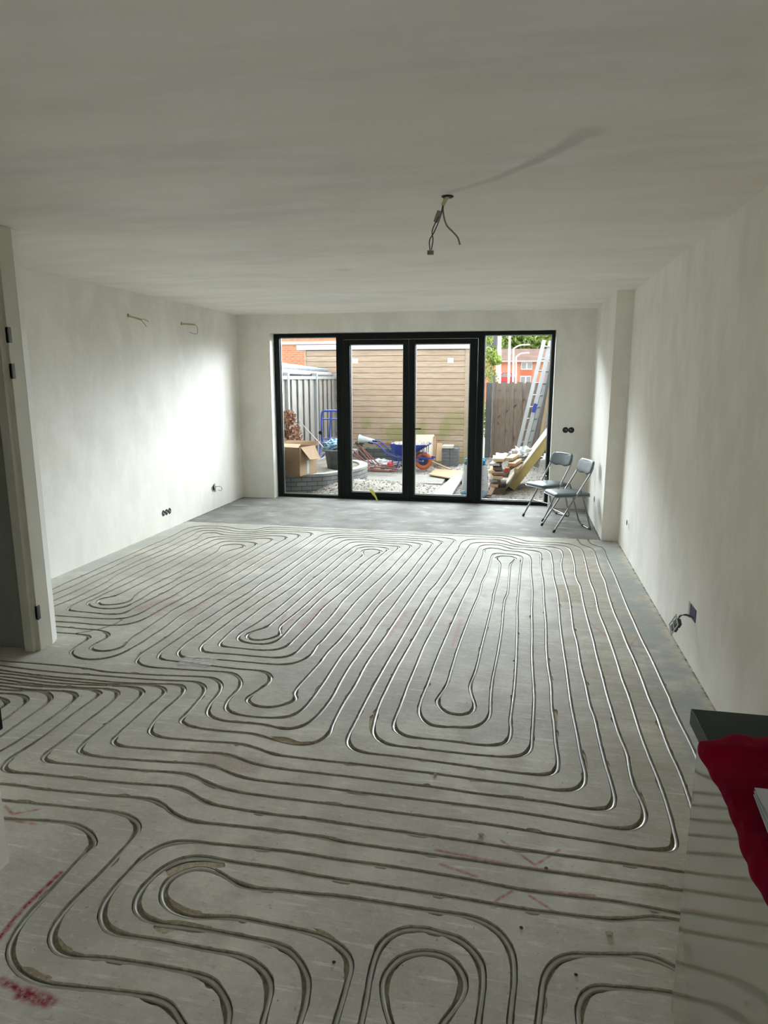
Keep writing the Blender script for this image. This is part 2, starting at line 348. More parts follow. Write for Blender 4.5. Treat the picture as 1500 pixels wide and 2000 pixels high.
# heating pipe centre lines on the floor, x,y pairs in millimetres
PIPES={
'a':[-3792,4564,-3784,4684,-3777,4791,-3786,4936,-3776,5133,-3779,5312,-3781,5472,-3782,5639,-3777,5834,-3775,6064,-3774,6344,-3766,6561,-3775,6863,-3789,7029,-3776,7171,-3694,7269,-3544,7299,-3402,7299,-3313,7269,-3228,7221,-3141,7192,-3019,7203,-2938,7266,-2908,7323,-2862,7370,-2786,7395,-2677,7388,-2541,7392,-2404,7387,-2277,7381,-2117,7399,-1920,7393,-1771,7409,-1552,7422,-1355,7440,-1157,7444,-961,7448,-720,7466,-478,7463,-335,7462,-269,7462,-175,7469,-80,7450,-5,7390,60,7310,133,7256,240,7251,375,7254,491,7258,568,7220,631,7127,663,7042,671,6884,666,6584,656,6249,648,5920,651,5514,636,5096,644,4738,648,4458,648,4178,644,3903,648,3707,646,3466,644,3274,648,3066,655,2897,657,2744,654,2616,649,2521,643,2442,625,2402,588,2384,508,2378,374,2388,166,2396,-50,2409,-378,2408,-592,2410,-737,2410,-885,2409,-1060,2410,-1156,2416,-1236,2437,-1294,2457,-1366,2489,-1436,2495,-1555,2485,-1717,2473,-1883,2464,-2010,2458,-2079,2456,-2121,2484,-2130,2534,-2121,2645,-2126,2813,-2121,2981,-2132,3110,-2168,3166,-2231,3181,-2373,3168,-2582,3152,-2810,3158,-2933,3168,-3232,3192],
'b':[-3681,4438,-3683,4558,-3684,4635,-3670,4777,-3667,4948,-3680,5166,-3674,5390,-3687,5690,-3672,6167,-3660,6317,-3653,6484,-3676,6775,-3674,6994,-3645,7127,-3556,7187,-3430,7194,-3340,7161,-3243,7112,-3150,7091,-3024,7089,-2938,7133,-2874,7210,-2848,7251,-2790,7291,-2663,7289,-2506,7288,-2357,7305,-2153,7310,-1850,7317,-1551,7325,-1243,7365,-950,7368,-662,7370,-377,7369,-264,7358,-171,7369,-96,7331,-31,7263,42,7179,150,7162,283,7162,415,7159,500,7119,546,7018,559,6844,558,6594,552,6346,537,6085,541,5847,551,5754,540,5253,537,4831,538,4503,533,4214,534,3959,532,3707,535,3485,538,3253,551,3063,543,2919,542,2802,557,2684,557,2597,536,2533,499,2496,455,2482,385,2485,242,2497,58,2508,-132,2514,-395,2514,-616,2512,-814,2516,-999,2510,-1136,2515,-1239,2548,-1310,2575,-1395,2579,-1515,2565,-1679,2551,-1831,2542,-1930,2544,-1988,2562,-2009,2612,-2011,2716,-2008,2854,-2004,3005,-2006,3125,-2026,3194,-2078,3227,-2195,3226,-2396,3201,-2608,3187,-2843,3198,-2962,3202,-3262,3212],
'c':[-3577,4310,-3574,4430,-3571,4558,-3561,4671,-3557,4788,-3562,4969,-3569,5229,-3568,5500,-3567,5762,-3549,6085,-3550,6120,-3553,6301,-3552,6674,-3564,6840,-3581,6977,-3544,7052,-3437,7073,-3346,7060,-3242,7014,-3141,6999,-2992,7012,-2908,7060,-2833,7132,-2817,7144,-2625,7183,-2529,7203,-2397,7207,-2310,7189,-2257,7125,-2250,7063,-2259,6935,-2279,6615,-2295,6391,-2312,6064,-2326,5871,-2338,5603,-2347,5368,-2363,5211,-2371,4980,-2392,4785,-2406,4594,-2423,4395,-2415,4215,-2411,4087,-2419,3987,-2418,3855,-2430,3771,-2437,3683,-2471,3594,-2526,3542,-2601,3521,-2681,3531,-2752,3571,-2795,3618,-2806,3681,-2807,3754,-2809,3830,-2824,3866,-2863,3890,-2925,3894,-2991,3893,-3088,3890,-3154,3893,-3504,3909],
'd':[-3501,4197,-3487,4316,-3481,4367,-3469,4451,-3451,4583,-3453,4809,-3454,4991,-3494,5244,-3498,5529,-3478,5829,-3455,6052,-3457,6302,-3453,6541,-3431,6645,-3446,6737,-3479,6866,-3475,6932,-3410,6971,-3347,6971,-3266,6909,-3197,6893,-3094,6892,-2957,6928,-2833,7001,-2753,7056,-2694,7090,-2595,7101,-2470,7091,-2397,7054,-2367,6988,-2369,6852,-2385,6593,-2400,6299,-2418,6108,-2428,5866,-2441,5668,-2458,5346,-2475,5188,-2484,4900,-2501,4752,-2523,4611,-2536,4488,-2529,4336,-2531,4182,-2527,4039,-2533,3941,-2527,3879,-2512,3814,-2501,3757,-2515,3710,-2551,3670,-2601,3653,-2651,3655,-2697,3681,-2714,3729,-2709,3797,-2700,3860,-2707,3905,-2738,3947,-2791,3977,-2858,3989,-2956,3986,-3095,3991,-3233,3992,-3583,3995],
'e':[-3653,4095,-3303,4084,-3210,4081,-3096,4086,-2989,4081,-2866,4080,-2774,4095,-2711,4123,-2673,4171,-2646,4239,-2634,4362,-2623,4530,-2606,4699,-2595,4970,-2590,5165,-2579,5361,-2549,5646,-2538,5881,-2520,6094,-2510,6348,-2501,6570,-2484,6788,-2476,6871,-2499,6928,-2567,6965,-2646,6961,-2740,6943,-2797,6910,-2875,6852,-3009,6813,-3107,6805,-3231,6810,-3311,6764,-3340,6656,-3329,6433,-3327,6130,-3346,5855,-3353,5612,-3358,5369,-3359,5164,-3361,4972,-3341,4831,-3342,4704,-3350,4614,-3357,4495,-3358,4402,-3345,4344,-3309,4308,-3252,4304,-3141,4301,-3028,4292,-2944,4294,-2884,4311,-2855,4355,-2853,4443,-2846,4577,-2833,4707,-2810,4938,-2813,5120,-2781,5307,-2764,5474,-2754,5739,-2748,5879,-2730,6079,-2706,6326,-2692,6475,-2698,6549,-2728,6601,-2783,6629,-2872,6630,-2982,6636,-3073,6617,-3107,6563,-3116,6476,-3126,6314,-3128,6032,-3130,5771,-3132,5529,-3137,5235,-3146,5016,-3154,4834,-3158,4741,-3170,4676,-3219,4636,-3237,4593,-3228,4542,-3191,4497,-3141,4472,-3082,4484,-3025,4510,-2990,4548,-2972,4614,-2985,4666,-3010,4726,-3020,4780,-3027,4883,-3022,5078,-3001,5289,-2990,5587,-2982,5848,-2979,6086,-2977,6200,-3001,6302,-3027,6389,-3011,6460,-2954,6505,-2880,6513,-2821,6487,-2788,6437,-2806,6385,-2844,6298,-2876,6203,-2879,6048,-2878,5744,-2897,5406,-2900,5179,-2912,4982,-2926,4868,-2920,4767,-2916,4658,-2923,4582,-2923,4499,-2947,4444,-2998,4410,-3061,4396,-3140,4405,-3218,4434,-3273,4480,-3291,4540,-3283,4606,-3280,4739,-3270,4893,-3260,5005,-3258,5446,-3248,5645,-3252,6058,-3245,6382,-3234,6518,-3231,6637,-3184,6708,-3070,6722,-2925,6731,-2839,6765,-2762,6821,-2679,6838,-2624,6808,-2599,6765,-2606,6645,-2624,6470,-2631,6235,-2651,5979,-2658,5737,-2672,5527,-2686,5313,-2695,5169,-2698,5143,-2700,4949,-2709,4754,-2730,4528,-2735,4389,-2750,4310,-2788,4247,-2809,4225,-2885,4204,-2996,4192,-3101,4193,-3240,4189,-3385,4191,-3735,4196],
'f':[-3377,3363,-3078,3338,-2949,3327,-2827,3321,-2593,3319,-2372,3328,-2099,3336,-1943,3349,-1789,3364,-1725,3332,-1686,3263,-1672,3151,-1663,3016,-1663,2933,-1643,2907,-1574,2880,-1404,2872,-1361,2877,-1244,2879,-1185,2866,-1123,2842,-1057,2827,-977,2823,-918,2850,-881,2902,-868,2963,-878,3046,-883,3270,-874,3503,-875,3816,-862,4065,-848,4280,-836,4533,-798,5251,-770,5713,-727,6240,-688,6715,-658,7038,-646,7119,-668,7187,-714,7226,-802,7250,-1030,7246,-1320,7250,-1531,7229,-1731,7240,-1853,7250,-1989,7232,-2091,7168,-2141,7063,-2151,6936,-2163,6696,-2176,6310,-2198,5990,-2240,5236,-2267,5001,-2286,4732,-2297,4458,-2305,4299,-2305,4134,-2305,3955,-2316,3809,-2323,3695,-2313,3619,-2297,3562,-2277,3539,-2232,3512,-2158,3493,-2027,3502,-1862,3508,-1681,3523,-1608,3506,-1531,3416,-1511,3331,-1516,3203,-1495,3107,-1453,3062,-1387,3043,-1290,3039,-1174,3053,-1118,3079,-1083,3142,-1067,3273,-1060,3511,-1060,3753,-1059,3912,-1052,4041,-1043,4241,-1033,4458,-1031,4675,-1021,4914,-975,5285,-960,5444,-929,5845,-902,6364,-868,6843,-867,6930,-891,6991,-944,7039,-1096,7056,-1285,7058,-1475,7052,-1548,7079,-1740,7073,-1833,7054,-1926,7002,-1955,6895,-1962,6717,-1970,6492,-1995,6111,-2010,5770,-2015,5435,-2035,5277,-2064,4962,-2078,4732,-2099,4460,-2106,4259,-2118,4056,-2127,3914,-2122,3811,-2110,3742,-2078,3693,-2037,3672,-1974,3674,-1862,3683,-1605,3682,-1438,3682,-1345,3700,-1287,3759,-1253,3846,-1257,4044,-1248,4091,-1242,4281,-1232,4471,-1226,4693,-1217,4958,-1195,5229,-1171,5451,-1160,5543,-1125,5963,-1094,6493,-1075,6739,-1080,6812,-1120,6856,-1159,6871,-1297,6870,-1439,6880,-1551,6877,-1662,6871,-1728,6830,-1747,6722,-1766,6445,-1798,6087,-1823,5622,-1826,5319,-1853,5027,-1890,4739,-1901,4557,-1914,4360,-1922,4211,-1920,4064,-1914,3964,-1903,3914,-1875,3886,-1826,3883,-1747,3880,-1656,3874,-1569,3877,-1559,3882,-1511,3894,-1471,3928,-1447,3976,-1442,4082,-1436,4210,-1430,4404,-1430,4595,-1429,4770,-1416,4918,-1392,5143,-1372,5411,-1351,5704,-1339,5934,-1310,6348,-1294,6505,-1282,6578,-1292,6629,-1343,6681,-1417,6688,-1507,6684,-1578,6633,-1599,6567,-1591,6498,-1596,6409,-1619,6155,-1625,5892,-1637,5702,-1646,5406,-1668,5019,-1684,4649,-1698,4412,-1701,4315,-1700,4298,-1721,4251,-1758,4202,-1789,4139,-1783,4084,-1750,4044,-1700,4027,-1650,4038,-1600,4082,-1576,4118,-1564,4152,-1576,4198,-1612,4273,-1620,4340,-1613,4429,-1598,4599,-1583,4800,-1572,5061,-1556,5374,-1531,5723,-1517,5988,-1495,6245,-1485,6313,-1488,6363,-1515,6443,-1535,6491,-1522,6547,-1460,6595,-1395,6583,-1345,6537,-1337,6479,-1371,6386,-1399,6200,-1416,6055,-1428,5829,-1449,5563,-1466,5392,-1494,5169,-1515,4919,-1520,4712,-1532,4500,-1537,4322,-1535,4190,-1537,4094,-1550,4030,-1573,3995,-1597,3979,-1612,3973,-1676,3967,-1740,3977,-1791,3997,-1828,4036,-1841,4112,-1832,4195,-1806,4320,-1788,4476,-1768,4692,-1750,5048,-1740,5336,-1710,5786,-1693,6271,-1668,6518,-1650,6667,-1613,6742,-1545,6771,-1416,6770,-1278,6768,-1212,6755,-1186,6712,-1194,6631,-1212,6419,-1248,5968,-1286,5428,-1309,5160,-1324,4915,-1320,4772,-1320,4580,-1329,4364,-1339,4213,-1350,4040,-1353,3923,-1363,3851,-1398,3803,-1451,3779,-1519,3779,-1587,3776,-1704,3780,-1791,3779,-1899,3771,-1957,3780,-1994,3823,-2012,3892,-2013,3983,-2017,4125,-2009,4262,-2006,4404,-1985,4628,-1962,4927,-1927,5299,-1911,5646,-1888,6101,-1879,6493,-1847,6779,-1825,6913,-1761,6962,-1619,6971,-1427,6961,-1268,6966,-1080,6953,-995,6912,-974,6848,-995,6583,-1015,6277,-1049,5765,-1070,5472,-1082,5205,-1093,4961,-1104,4737,-1121,4511,-1130,4320,-1139,4128,-1158,3963,-1161,3837,-1159,3811,-1178,3557,-1189,3417,-1184,3342,-1152,3276,-1168,3222,-1218,3173,-1266,3147,-1335,3149,-1390,3177,-1419,3222,-1405,3298,-1374,3402,-1377,3493,-1417,3556,-1476,3581,-1617,3577,-1905,3595,-2024,3604,-2126,3610,-2173,3620,-2200,3655,-2219,3734,-2220,3835,-2212,3958,-2207,4095,-2202,4266,-2188,4461,-2165,4767,-2133,5040,-2132,5257,-2102,5608,-2082,5905,-2067,6196,-2060,6547,-2042,6897,-2021,7025,-1965,7107,-1876,7147,-1710,7150,-1512,7136,-1303,7157,-1110,7146,-922,7152,-822,7103,-770,7035,-774,6965,-791,6840,-824,6413,-843,6064,-869,5614,-894,5232,-909,4926,-927,4678,-942,4442,-949,4197,-958,4031,-961,3905,-968,3778,-968,3552,-963,3314,-981,3116,-1012,3011,-1060,2963,-1119,2951,-1189,2970,-1266,2977,-1401,2968,-1503,2983,-1560,3027,-1591,3127,-1597,3249,-1624,3352,-1672,3410,-1727,3434,-1926,3418,-2080,3399,-2243,3390,-2407,3381,-2500,3399,-2656,3406,-2892,3404,-3128,3396,-3428,3386],
'g':[-3293,3242,-2993,3239,-2876,3238,-2638,3227,-2362,3230,-2208,3246,-2007,3270,-1950,3264,-1903,3219,-1893,3127,-1899,2997,-1898,2850,-1895,2739,-1886,2676,-1844,2645,-1780,2643,-1652,2653,-1525,2663,-1399,2673,-1350,2679,-1281,2678,-1200,2647,-1125,2627,-1038,2616,-876,2614,-641,2615,-411,2613,-300,2613,-138,2604,19,2602,173,2601,286,2591,375,2591,425,2613,448,2675,450,2784,442,2961,438,3160,436,3407,427,3506,426,3783,421,4046,427,4413,422,4693,433,5098,440,5471,431,5929,426,6174,432,6412,458,6672,464,6860,441,6986,367,7055,236,7055,104,7051,16,7070,-47,7123,-103,7209,-168,7263,-260,7269,-371,7263,-463,7244,-532,7170,-567,7037,-572,6847,-574,6720,-599,6525,-616,6051,-652,5556,-688,5273,-741,4148,-762,3640,-770,3353,-772,3086,-773,2949,-759,2879,-718,2833,-664,2817,-526,2819,-152,2802,16,2795,131,2792,197,2812,223,2855,232,2950,227,3083,228,3305,224,3465,230,3743,223,4006,224,4307,236,4731,238,5238,246,5747,238,6223,246,6531,250,6765,214,6844,146,6876,43,6881,-43,6888,-106,6960,-170,7022,-250,7024,-320,7003,-361,6934,-372,6815,-388,6534,-418,6150,-454,5646,-488,5314,-564,4184,-570,3851,-576,3563,-575,3332,-578,3143,-569,3074,-539,3029,-483,2999,-390,3001,-256,3003,-165,2995,-58,3004,-10,3035,9,3092,14,3185,8,3257,19,3512,27,3753,32,4083,34,4691,31,5105,40,5492,55,6216,61,6368,67,6544,48,6622,2,6663,-65,6667,-150,6691,-209,6665,-216,6643,-226,6567,-230,6372,-243,5983,-269,5684,-275,5357,-302,4950,-331,4432,-345,4098,-352,3808,-358,3600,-378,3496,-390,3407,-369,3335,-323,3281,-253,3268,-206,3294,-184,3330,-183,3405,-207,3512,-226,3627,-207,3837,-192,4256,-173,4767,-160,5112,-158,5380,-146,5633,-136,5977,-135,6237,-148,6357,-180,6461,-178,6527,-138,6575,-72,6591,-22,6568,8,6509,-8,6432,-38,6317,-43,6108,-45,5780,-48,5402,-68,5223,-73,4594,-84,4151,-102,3727,-102,3487,-98,3295,-123,3211,-176,3152,-270,3143,-321,3129,-391,3136,-442,3188,-470,3275,-475,3412,-466,3630,-460,3899,-447,4207,-385,5334,-352,5771,-328,6228,-313,6549,-310,6721,-318,6790,-286,6857,-244,6884,-173,6873,-129,6828,-68,6798,27,6789,94,6733,136,6640,149,6480,145,6146,152,5515,141,5039,137,4563,129,4103,132,3774,133,3535,125,3320,115,3095,109,3007,83,2952,31,2918,-12,2912,-159,2904,-501,2908,-568,2910,-626,2946,-660,3005,-674,3088,-689,3289,-687,3518,-679,3804,-658,4165,-598,5291,-561,5676,-526,6188,-507,6544,-481,6866,-465,7011,-425,7085,-317,7115,-254,7127,-182,7115,-118,7078,-45,7017,17,6985,122,6987,234,6984,311,6935,348,6801,352,6585,352,6305,341,6018,350,5453,343,5080,335,4751,331,4329,331,4028,329,3739,328,3486,335,3193,337,3004,344,2864,335,2775,303,2720,247,2695,176,2694,58,2705,-63,2702,-312,2714,-506,2716,-666,2719,-827,2715,-993,2718,-1077,2719,-1147,2747,-1237,2775,-1317,2778,-1444,2765,-1620,2757,-1705,2761,-1757,2792,-1783,2864,-1796,2989,-1791,3127,-1800,3240,-1835,3298,-1889,3310,-2018,3290,-2220,3266,-2440,3263,-2662,3258,-2902,3269,-3029,3280,-3328,3306],
'F1':[661,7463,666,7305,690,7214,759,7116,783,7012,784,6771,775,6451,771,6132,774,5894,761,5637,748,5118,753,4798,752,4479,758,4200,758,3926,754,3660,759,3468,756,3353,754,3121,760,2948,757,2791,750,2648,737,2516],
'F2':[775,7486,777,7308,812,7220,881,7141,891,6998,884,6791,882,6442,881,6127,874,5765,865,5319,863,4936,862,4568,867,4251,866,3947,866,3682,862,3663,862,3432,866,3246,865,3062,860,2909],
'H6':[816,2276,627,2280,416,2284,162,2284,-103,2291,-380,2298,-669,2299,-706,2304,-920,2299,-1068,2303,-1176,2310,-1227,2319,-1302,2362,-1372,2391,-1438,2394,-1577,2381,-1776,2369,-1982,2362,-2109,2359,-2179,2349,-2226,2363,-2255,2399,-2264,2462,-2246,2564,-2241,2703,-2243,2880,-2240,3036,-2243,3119,-2285,3149,-2363,3152,-2516,3139,-2675,3129,-2899,3129,-3199,3129],
'H7':[791,2190,599,2185,443,2188,241,2188,32,2189,-228,2193,-454,2194,-641,2197,-677,2206,-850,2207,-1025,2203,-1166,2195,-1200,2191,-1275,2206,-1334,2233,-1397,2277,-1454,2295,-1523,2293,-1675,2280,-1832,2273,-1966,2265,-2054,2270,-2152,2265,-2283,2258],
'P3':[755,2063,569,2076,390,2088,234,2083,74,2079,-90,2092,-260,2099,-435,2103,-613,2099,-700,2104,-886,2100,-1073,2089,-1206,2080,-1265,2044,-1299,1984,-1313,1881,-1318,1788,-1304,1715,-1258,1658,-1201,1634,-1136,1637,-1022,1639,-899,1636,-782,1637,-722,1623,-671,1591,-644,1548,-635,1496,-629,1443,-621,1398],
'P4':[747,2038,562,2045,481,2043,426,2024,364,2005,266,2000,152,1996,35,1993,-84,1998,-247,2003,-415,2003,-587,2004,-669,2005,-806,2014,-943,2011,-1009,2014,-1076,2016,-1137,2004,-1186,1962,-1215,1889,-1222,1807,-1199,1747,-1150,1710,-1098,1701,-1041,1705,-927,1708,-811,1705,-690,1701,-639,1689,-587,1650,-548,1599,-533,1539,-529,1463,-527,1417],
'P5':[35,1531,35,1577,40,1646,46,1719,41,1803,22,1854,-16,1898,-79,1926,-158,1930,-277,1927,-399,1929,-565,1926,-642,1918,-743,1915,-879,1904,-931,1923,-990,1952,-1052,1967,-1102,1954,-1149,1902,-1153,1844,-1125,1794,-1080,1760,-1021,1746,-955,1749,-873,1771,-790,1772,-674,1766,-568,1759,-500,1739,-452,1704,-434,1664,-433,1614,-432,1544,-433,1483,-433,1436],
'M1':[-363,1451,-364,1497,-366,1565,-373,1659,-369,1747,-349,1798,-302,1838,-242,1850,-187,1845,-126,1833,-78,1797,-50,1750,-43,1685,-46,1614,-50,1560,-52,1513],
'M2':[-262,1471,-287,1512,-314,1568,-331,1627,-325,1677,-298,1726,-258,1753,-208,1766,-155,1759,-116,1728,-95,1682,-98,1634,-117,1592,-145,1541,-159,1492],
'N1':[104,1544,112,1592,120,1663,132,1744,159,1800,203,1835,275,1852,361,1867,432,1882,479,1873,513,1856,567,1816],
'N2':[220,1568,221,1614,223,1661,242,1710,277,1739,332,1748,412,1756,487,1760,579,1755],
'P1':[-2206,2058,-1963,2061,-1836,2079,-1705,2090,-1635,2082,-1555,2041,-1517,1993,-1524,1939,-1524,1792,-1525,1640,-1509,1555,-1480,1506,-1425,1464,-1354,1437,-1286,1431,-1176,1441,-1068,1451,-965,1456,-907,1445,-861,1413,-844,1400,-806,1361],
'P2':[-2311,2168,-2057,2165,-1857,2176,-1642,2184,-1513,2185,-1434,2152,-1398,2101,-1396,2031,-1403,1875,-1419,1724,-1416,1641,-1397,1587,-1346,1542,-1288,1531,-1207,1543,-1083,1550,-973,1551,-873,1550,-822,1540,-766,1500,-734,1461,-722,1425,-706,1381],
'G1':[-2360,2435,-2352,2489,-2335,2570,-2330,2694,-2327,2817,-2333,2948,-2343,3046,-2379,3091,-2440,3109,-2540,3097,-2695,3085,-2870,3094,-3170,3109],
'G2':[-2457,2545,-2449,2603,-2450,2721,-2452,2848,-2454,2943,-2471,3010,-2524,3062,-2592,3080,-2729,3059,-2834,3053,-3134,3036],
'G3':[-2554,2657,-2555,2727,-2555,2799,-2569,2891,-2581,2958,-2624,3004,-2686,3021,-2800,3013,-3099,2992],
'G4':[-2674,2793,-2663,2853,-2664,2891,-2670,2924,-2718,2954,-2762,2968,-3048,3059],
'X':[-2798,4208,-2797,4120,-2830,4036,-2871,3978,-2918,3931,-2962,3899],
}
# ------------------------------------------------------------------ the room
XL, XR, XP, YP, YB, HC = -3.987, 1.0786, .908, 7.445, 9.254, 2.60
def wall(name, d, m): return struct(box_obj(name, d, m))
struct(box_obj('ceiling', (-5.4, 1.4, -2.9, YB+.35, HC, HC+.25), M_ceil))
wall('wall_left', (XL-.25, XL, 3.75, YB+.35, -.3, HC+.1), M_wall)
wall('wall_right', (XR, XR+.25, -2.9, YP+.02, -.3, HC+.1), M_wall)
wall('wall_right_pier', (XP, XR+.25, YP, YB+.35, -.3, HC+.1), M_back)
bw = MB(); bw.box(XL-.25, -3.50, YB, YB+.35, -.3, HC+.1).box(.411, XP, YB, YB+.35, -.3, HC+.1).box(-3.50, .411, YB, YB+.35, 2.35, HC+.1).box(-3.50, .411, YB+.32, YB+.35, -.3, -.03)
struct(bw.build('wall_back', M_back))
# hall wall and the corner the photographer stands behind
M_hall = plaster('shaded_hall_plaster', (.27, .28, .235))  # plaster coloured darker to stand in for the shade of the unlit hall
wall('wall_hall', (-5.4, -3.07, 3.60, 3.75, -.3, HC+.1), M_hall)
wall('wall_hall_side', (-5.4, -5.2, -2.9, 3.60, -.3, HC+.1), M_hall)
wall('wall_corner', (-5.2, -1.765, -2.9, 1.85, -.3, HC+.1), M_wall)
kw = MB(); kw.box(-1.765, -1.15, -2.9, -2.65, -.3, HC+.1).box(.45, XR, -2.9, -2.65, -.3, HC+.1).box(-1.15, .45, -2.9, -2.65, -.3, 1.02).box(-1.15, .45, -2.9, -2.65, 2.17, HC+.1)
struct(kw.build('wall_kitchen', M_wall))
w0 = frame_empty('added_rear_window')  # unseen window added behind the camera to brighten the near room
q = MB(); q.box(-1.15, -1.09, -2.80, -2.72, 1.02, 2.17).box(.39, .45, -2.80, -2.72, 1.02, 2.17).box(-1.09, .39, -2.80, -2.72, 1.02, 1.08).box(-1.09, .39, -2.80, -2.72, 2.11, 2.17).box(-.38, -.32, -2.80, -2.72, 1.08, 2.11)
q.build('window_frame', M_white, w0)

# ------------------------------------------------------------------ floor with sawn grooves
def tuples(f): return [(f[i]/1000, f[i+1]/1000) for i in range(0, len(f), 2)]
PATH = {k: tuples(v) for k, v in PIPES.items()}
V2 = [Vector(v) for v in ((-5.3, -2.8), (1.2, -2.8), (1.2, 9.6), (-5.3, 9.6))]; FC = [[0, 1, 2, 3]]; FD = [0]
random.seed(3)
SM = {}
for k, w in PATH.items():
    near = min(p[1] for p in w) < 3.0
    ps = crs(w, .018); SM[k] = ps; L = []
    for i, p in enumerate(ps):
        a = ps[max(i-2, 0)]; b = ps[min(i+2, len(ps)-1)]; c = ps[max(i-3, 0)]; d = ps[min(i+3, len(ps)-1)]
        dx, dy = b[0]-a[0], b[1]-a[1]; l = math.hypot(dx, dy) or 1; nx, ny = -dy/l, dx/l
        cu = ((p[0]-c[0])*(d[1]-p[1])-(p[1]-c[1])*(d[0]-p[0]))/((math.dist(c, p) or 1)*(math.dist(p, d) or 1))   # >0 turns left
        nl = max(0, noise.noise(Vector((p[0]*22, p[1]*22, 1)))-.15)*.006; nr = max(0, noise.noise(Vector((p[0]*22, p[1]*22, 9)))-.15)*.006
        jl = abs(noise.noise(Vector((p[0]*90, p[1]*90, 3))))*.0022; jr = abs(noise.noise(Vector((p[0]*90, p[1]*90, 5))))*.0022
        wl = .0095+nl+jl+min(.012, max(0, cu)*.03); wr = .0095+nr+jr+min(.012, max(0, -cu)*.03)
        if k == 'X': wl, wr = .006, .006
        L.append(len(V2)); V2.append(Vector((p[0]+nx*wl, p[1]+ny*wl))); V2.append(Vector((p[0]-nx*wr, p[1]-ny*wr)))
    for a, b in zip(L, L[1:]): FC.append([a, a+1, b+1, b]); FD.append(2)
# broken-out chips beside the grooves
def chip(cx, cy, ang, la, wa, seed):
    n = 14; base = len(V2); ca, sa = math.cos(ang), math.sin(ang)
    for i in range(n):
        th = 2*PI*i/n; r = 1+.35*noise.noise(Vector((seed*3.1, math.cos(th)*1.5, math.sin(th)*1.5)))
        u, v = la*r*math.cos(th), wa*r*math.sin(th); V2.append(Vector((cx+u*ca-v*sa, cy+u*sa+v*ca)))
    FC.append(list(range(base, base+n))); FD.append(1)
rr = random.Random(11)
for k, ps in SM.items():
    if k == 'X': continue
    i = rr.randrange(5, 40)
    while i < len(ps)-6:
        p, d = ps[i], ps[i+3]; ang = math.atan2(d[1]-p[1], d[0]-p[0]); c0 = ps[i-4]
        side = rr.choice((-1, 1)); la = rr.uniform(.012, .05); wa = rr.uniform(.004, .011)
        cu = (p[0]-c0[0])*(d[1]-p[1])-(p[1]-c0[1])*(d[0]-p[0])
        if abs(cu) > .0008: side = 1 if cu > 0 else -1; wa *= 1.5
        if p[1] < 8: chip(p[0]-math.sin(ang)*side*.011, p[1]+math.cos(ang)*side*.011, ang, la, wa, i)
        i += rr.randrange(14, 60) if p[1] < 4.2 else rr.randrange(60, 160)
for P_ in ([(-1.187, 1.923, 0.000), (-1.167, 1.970, 0.000), (-1.113, 2.003, 0.000), (-1.006, 2.008, 0.000), (-0.987, 1.979, 0.000), (-1.066, 1.969, 0.000), (-1.131, 1.940, 0.000), (-1.152, 1.899, 0.000)],
           [(-1.116, 1.818, 0.000), (-1.095, 1.804, 0.000), (-1.056, 1.788, -0.000), (-1.013, 1.776, 0.000), (-0.969, 1.772, 0.000), (-0.965, 1.753, 0.000), (-1.022, 1.750, 0.000), (-1.071, 1.767, 0.000), (-1.108, 1.796, 0.000)],
           [(-1.097, 1.705, 0.000), (-1.035, 1.724, 0.000), (-0.945, 1.723, 0.000), (-0.904, 1.712, 0.000), (-0.954, 1.687, 0.000), (-1.013, 1.684, 0.000), (-1.050, 1.664, 0.000), (-1.092, 1.680, 0.000)],
           [(-1.381, 1.593, 0.000), (-1.359, 1.585, 0.000), (-1.322, 1.565, 0.000), (-1.291, 1.552, 0.000), (-1.315, 1.543, 0.000), (-1.350, 1.559, 0.000)],
           [(-1.406, 1.468, 0.000), (-1.372, 1.473, -0.000), (-1.332, 1.462, 0.000), (-1.288, 1.449, 0.000), (-1.334, 1.443, 0.000), (-1.382, 1.455, 0.000)],
           [(-1.151, 2.872, 0.000), (-1.066, 2.879, 0.000), (-0.992, 2.855, 0.000), (-0.914, 2.861, 0.000), (-0.944, 2.827, 0.000), (-1.044, 2.816, 0.000)],
           [(-0.712, 3.164, 0.000), (-0.678, 3.210, 0.000), (-0.664, 3.103, 0.000), (-0.658, 2.991, 0.000), (-0.686, 3.036, 0.000)],
           [(0.232, 3.433, 0.000), (0.250, 3.431, 0.000), (0.248, 3.330, 0.000), (0.235, 3.216, 0.000), (0.224, 3.250, 0.000)],
           [(0.351, 3.060, 0.000), (0.361, 2.989, 0.000), (0.355, 2.877, 0.000), (0.341, 2.891, 0.000), (0.339, 2.976, 0.000)],
           [(-0.953, 2.202, 0.000), (-0.917, 2.218, 0.000), (-0.864, 2.216, 0.000), (-0.834, 2.198, -0.000), (-0.891, 2.192, -0.000)]):
    base = len(V2); q_ = crs(list(P_)+[P_[0]], .006)[:-1]
    if sum(q_[i-1][0]*q_[i][1]-q_[i][0]*q_[i-1][1] for i in range(len(q_))) < 0: q_.reverse()
    for x_, y_, _z in q_: V2.append(Vector((x_+.0015*noise.noise(Vector((x_*120, y_*120, 0))), y_+.0015*noise.noise(Vector((x_*120, y_*120, 4))))))
    FC.append(list(range(base, base+len(q_)))); FD.append(1)
r_v, _, r_f, _, _, r_of = delaunay_2d_cdt(V2, [], FC, 0, 1e-5)
DEP = {0: 0.0, 1: -.007, 2: -.021}
fv, ff, fm, vid, edges = [], [], [], {}, {}
def vkey(i, z):
    if (i, z) not in vid: vid[(i, z)] = len(fv); fv.append((r_v[i][0], r_v[i][1], z))
    return vid[(i, z)]
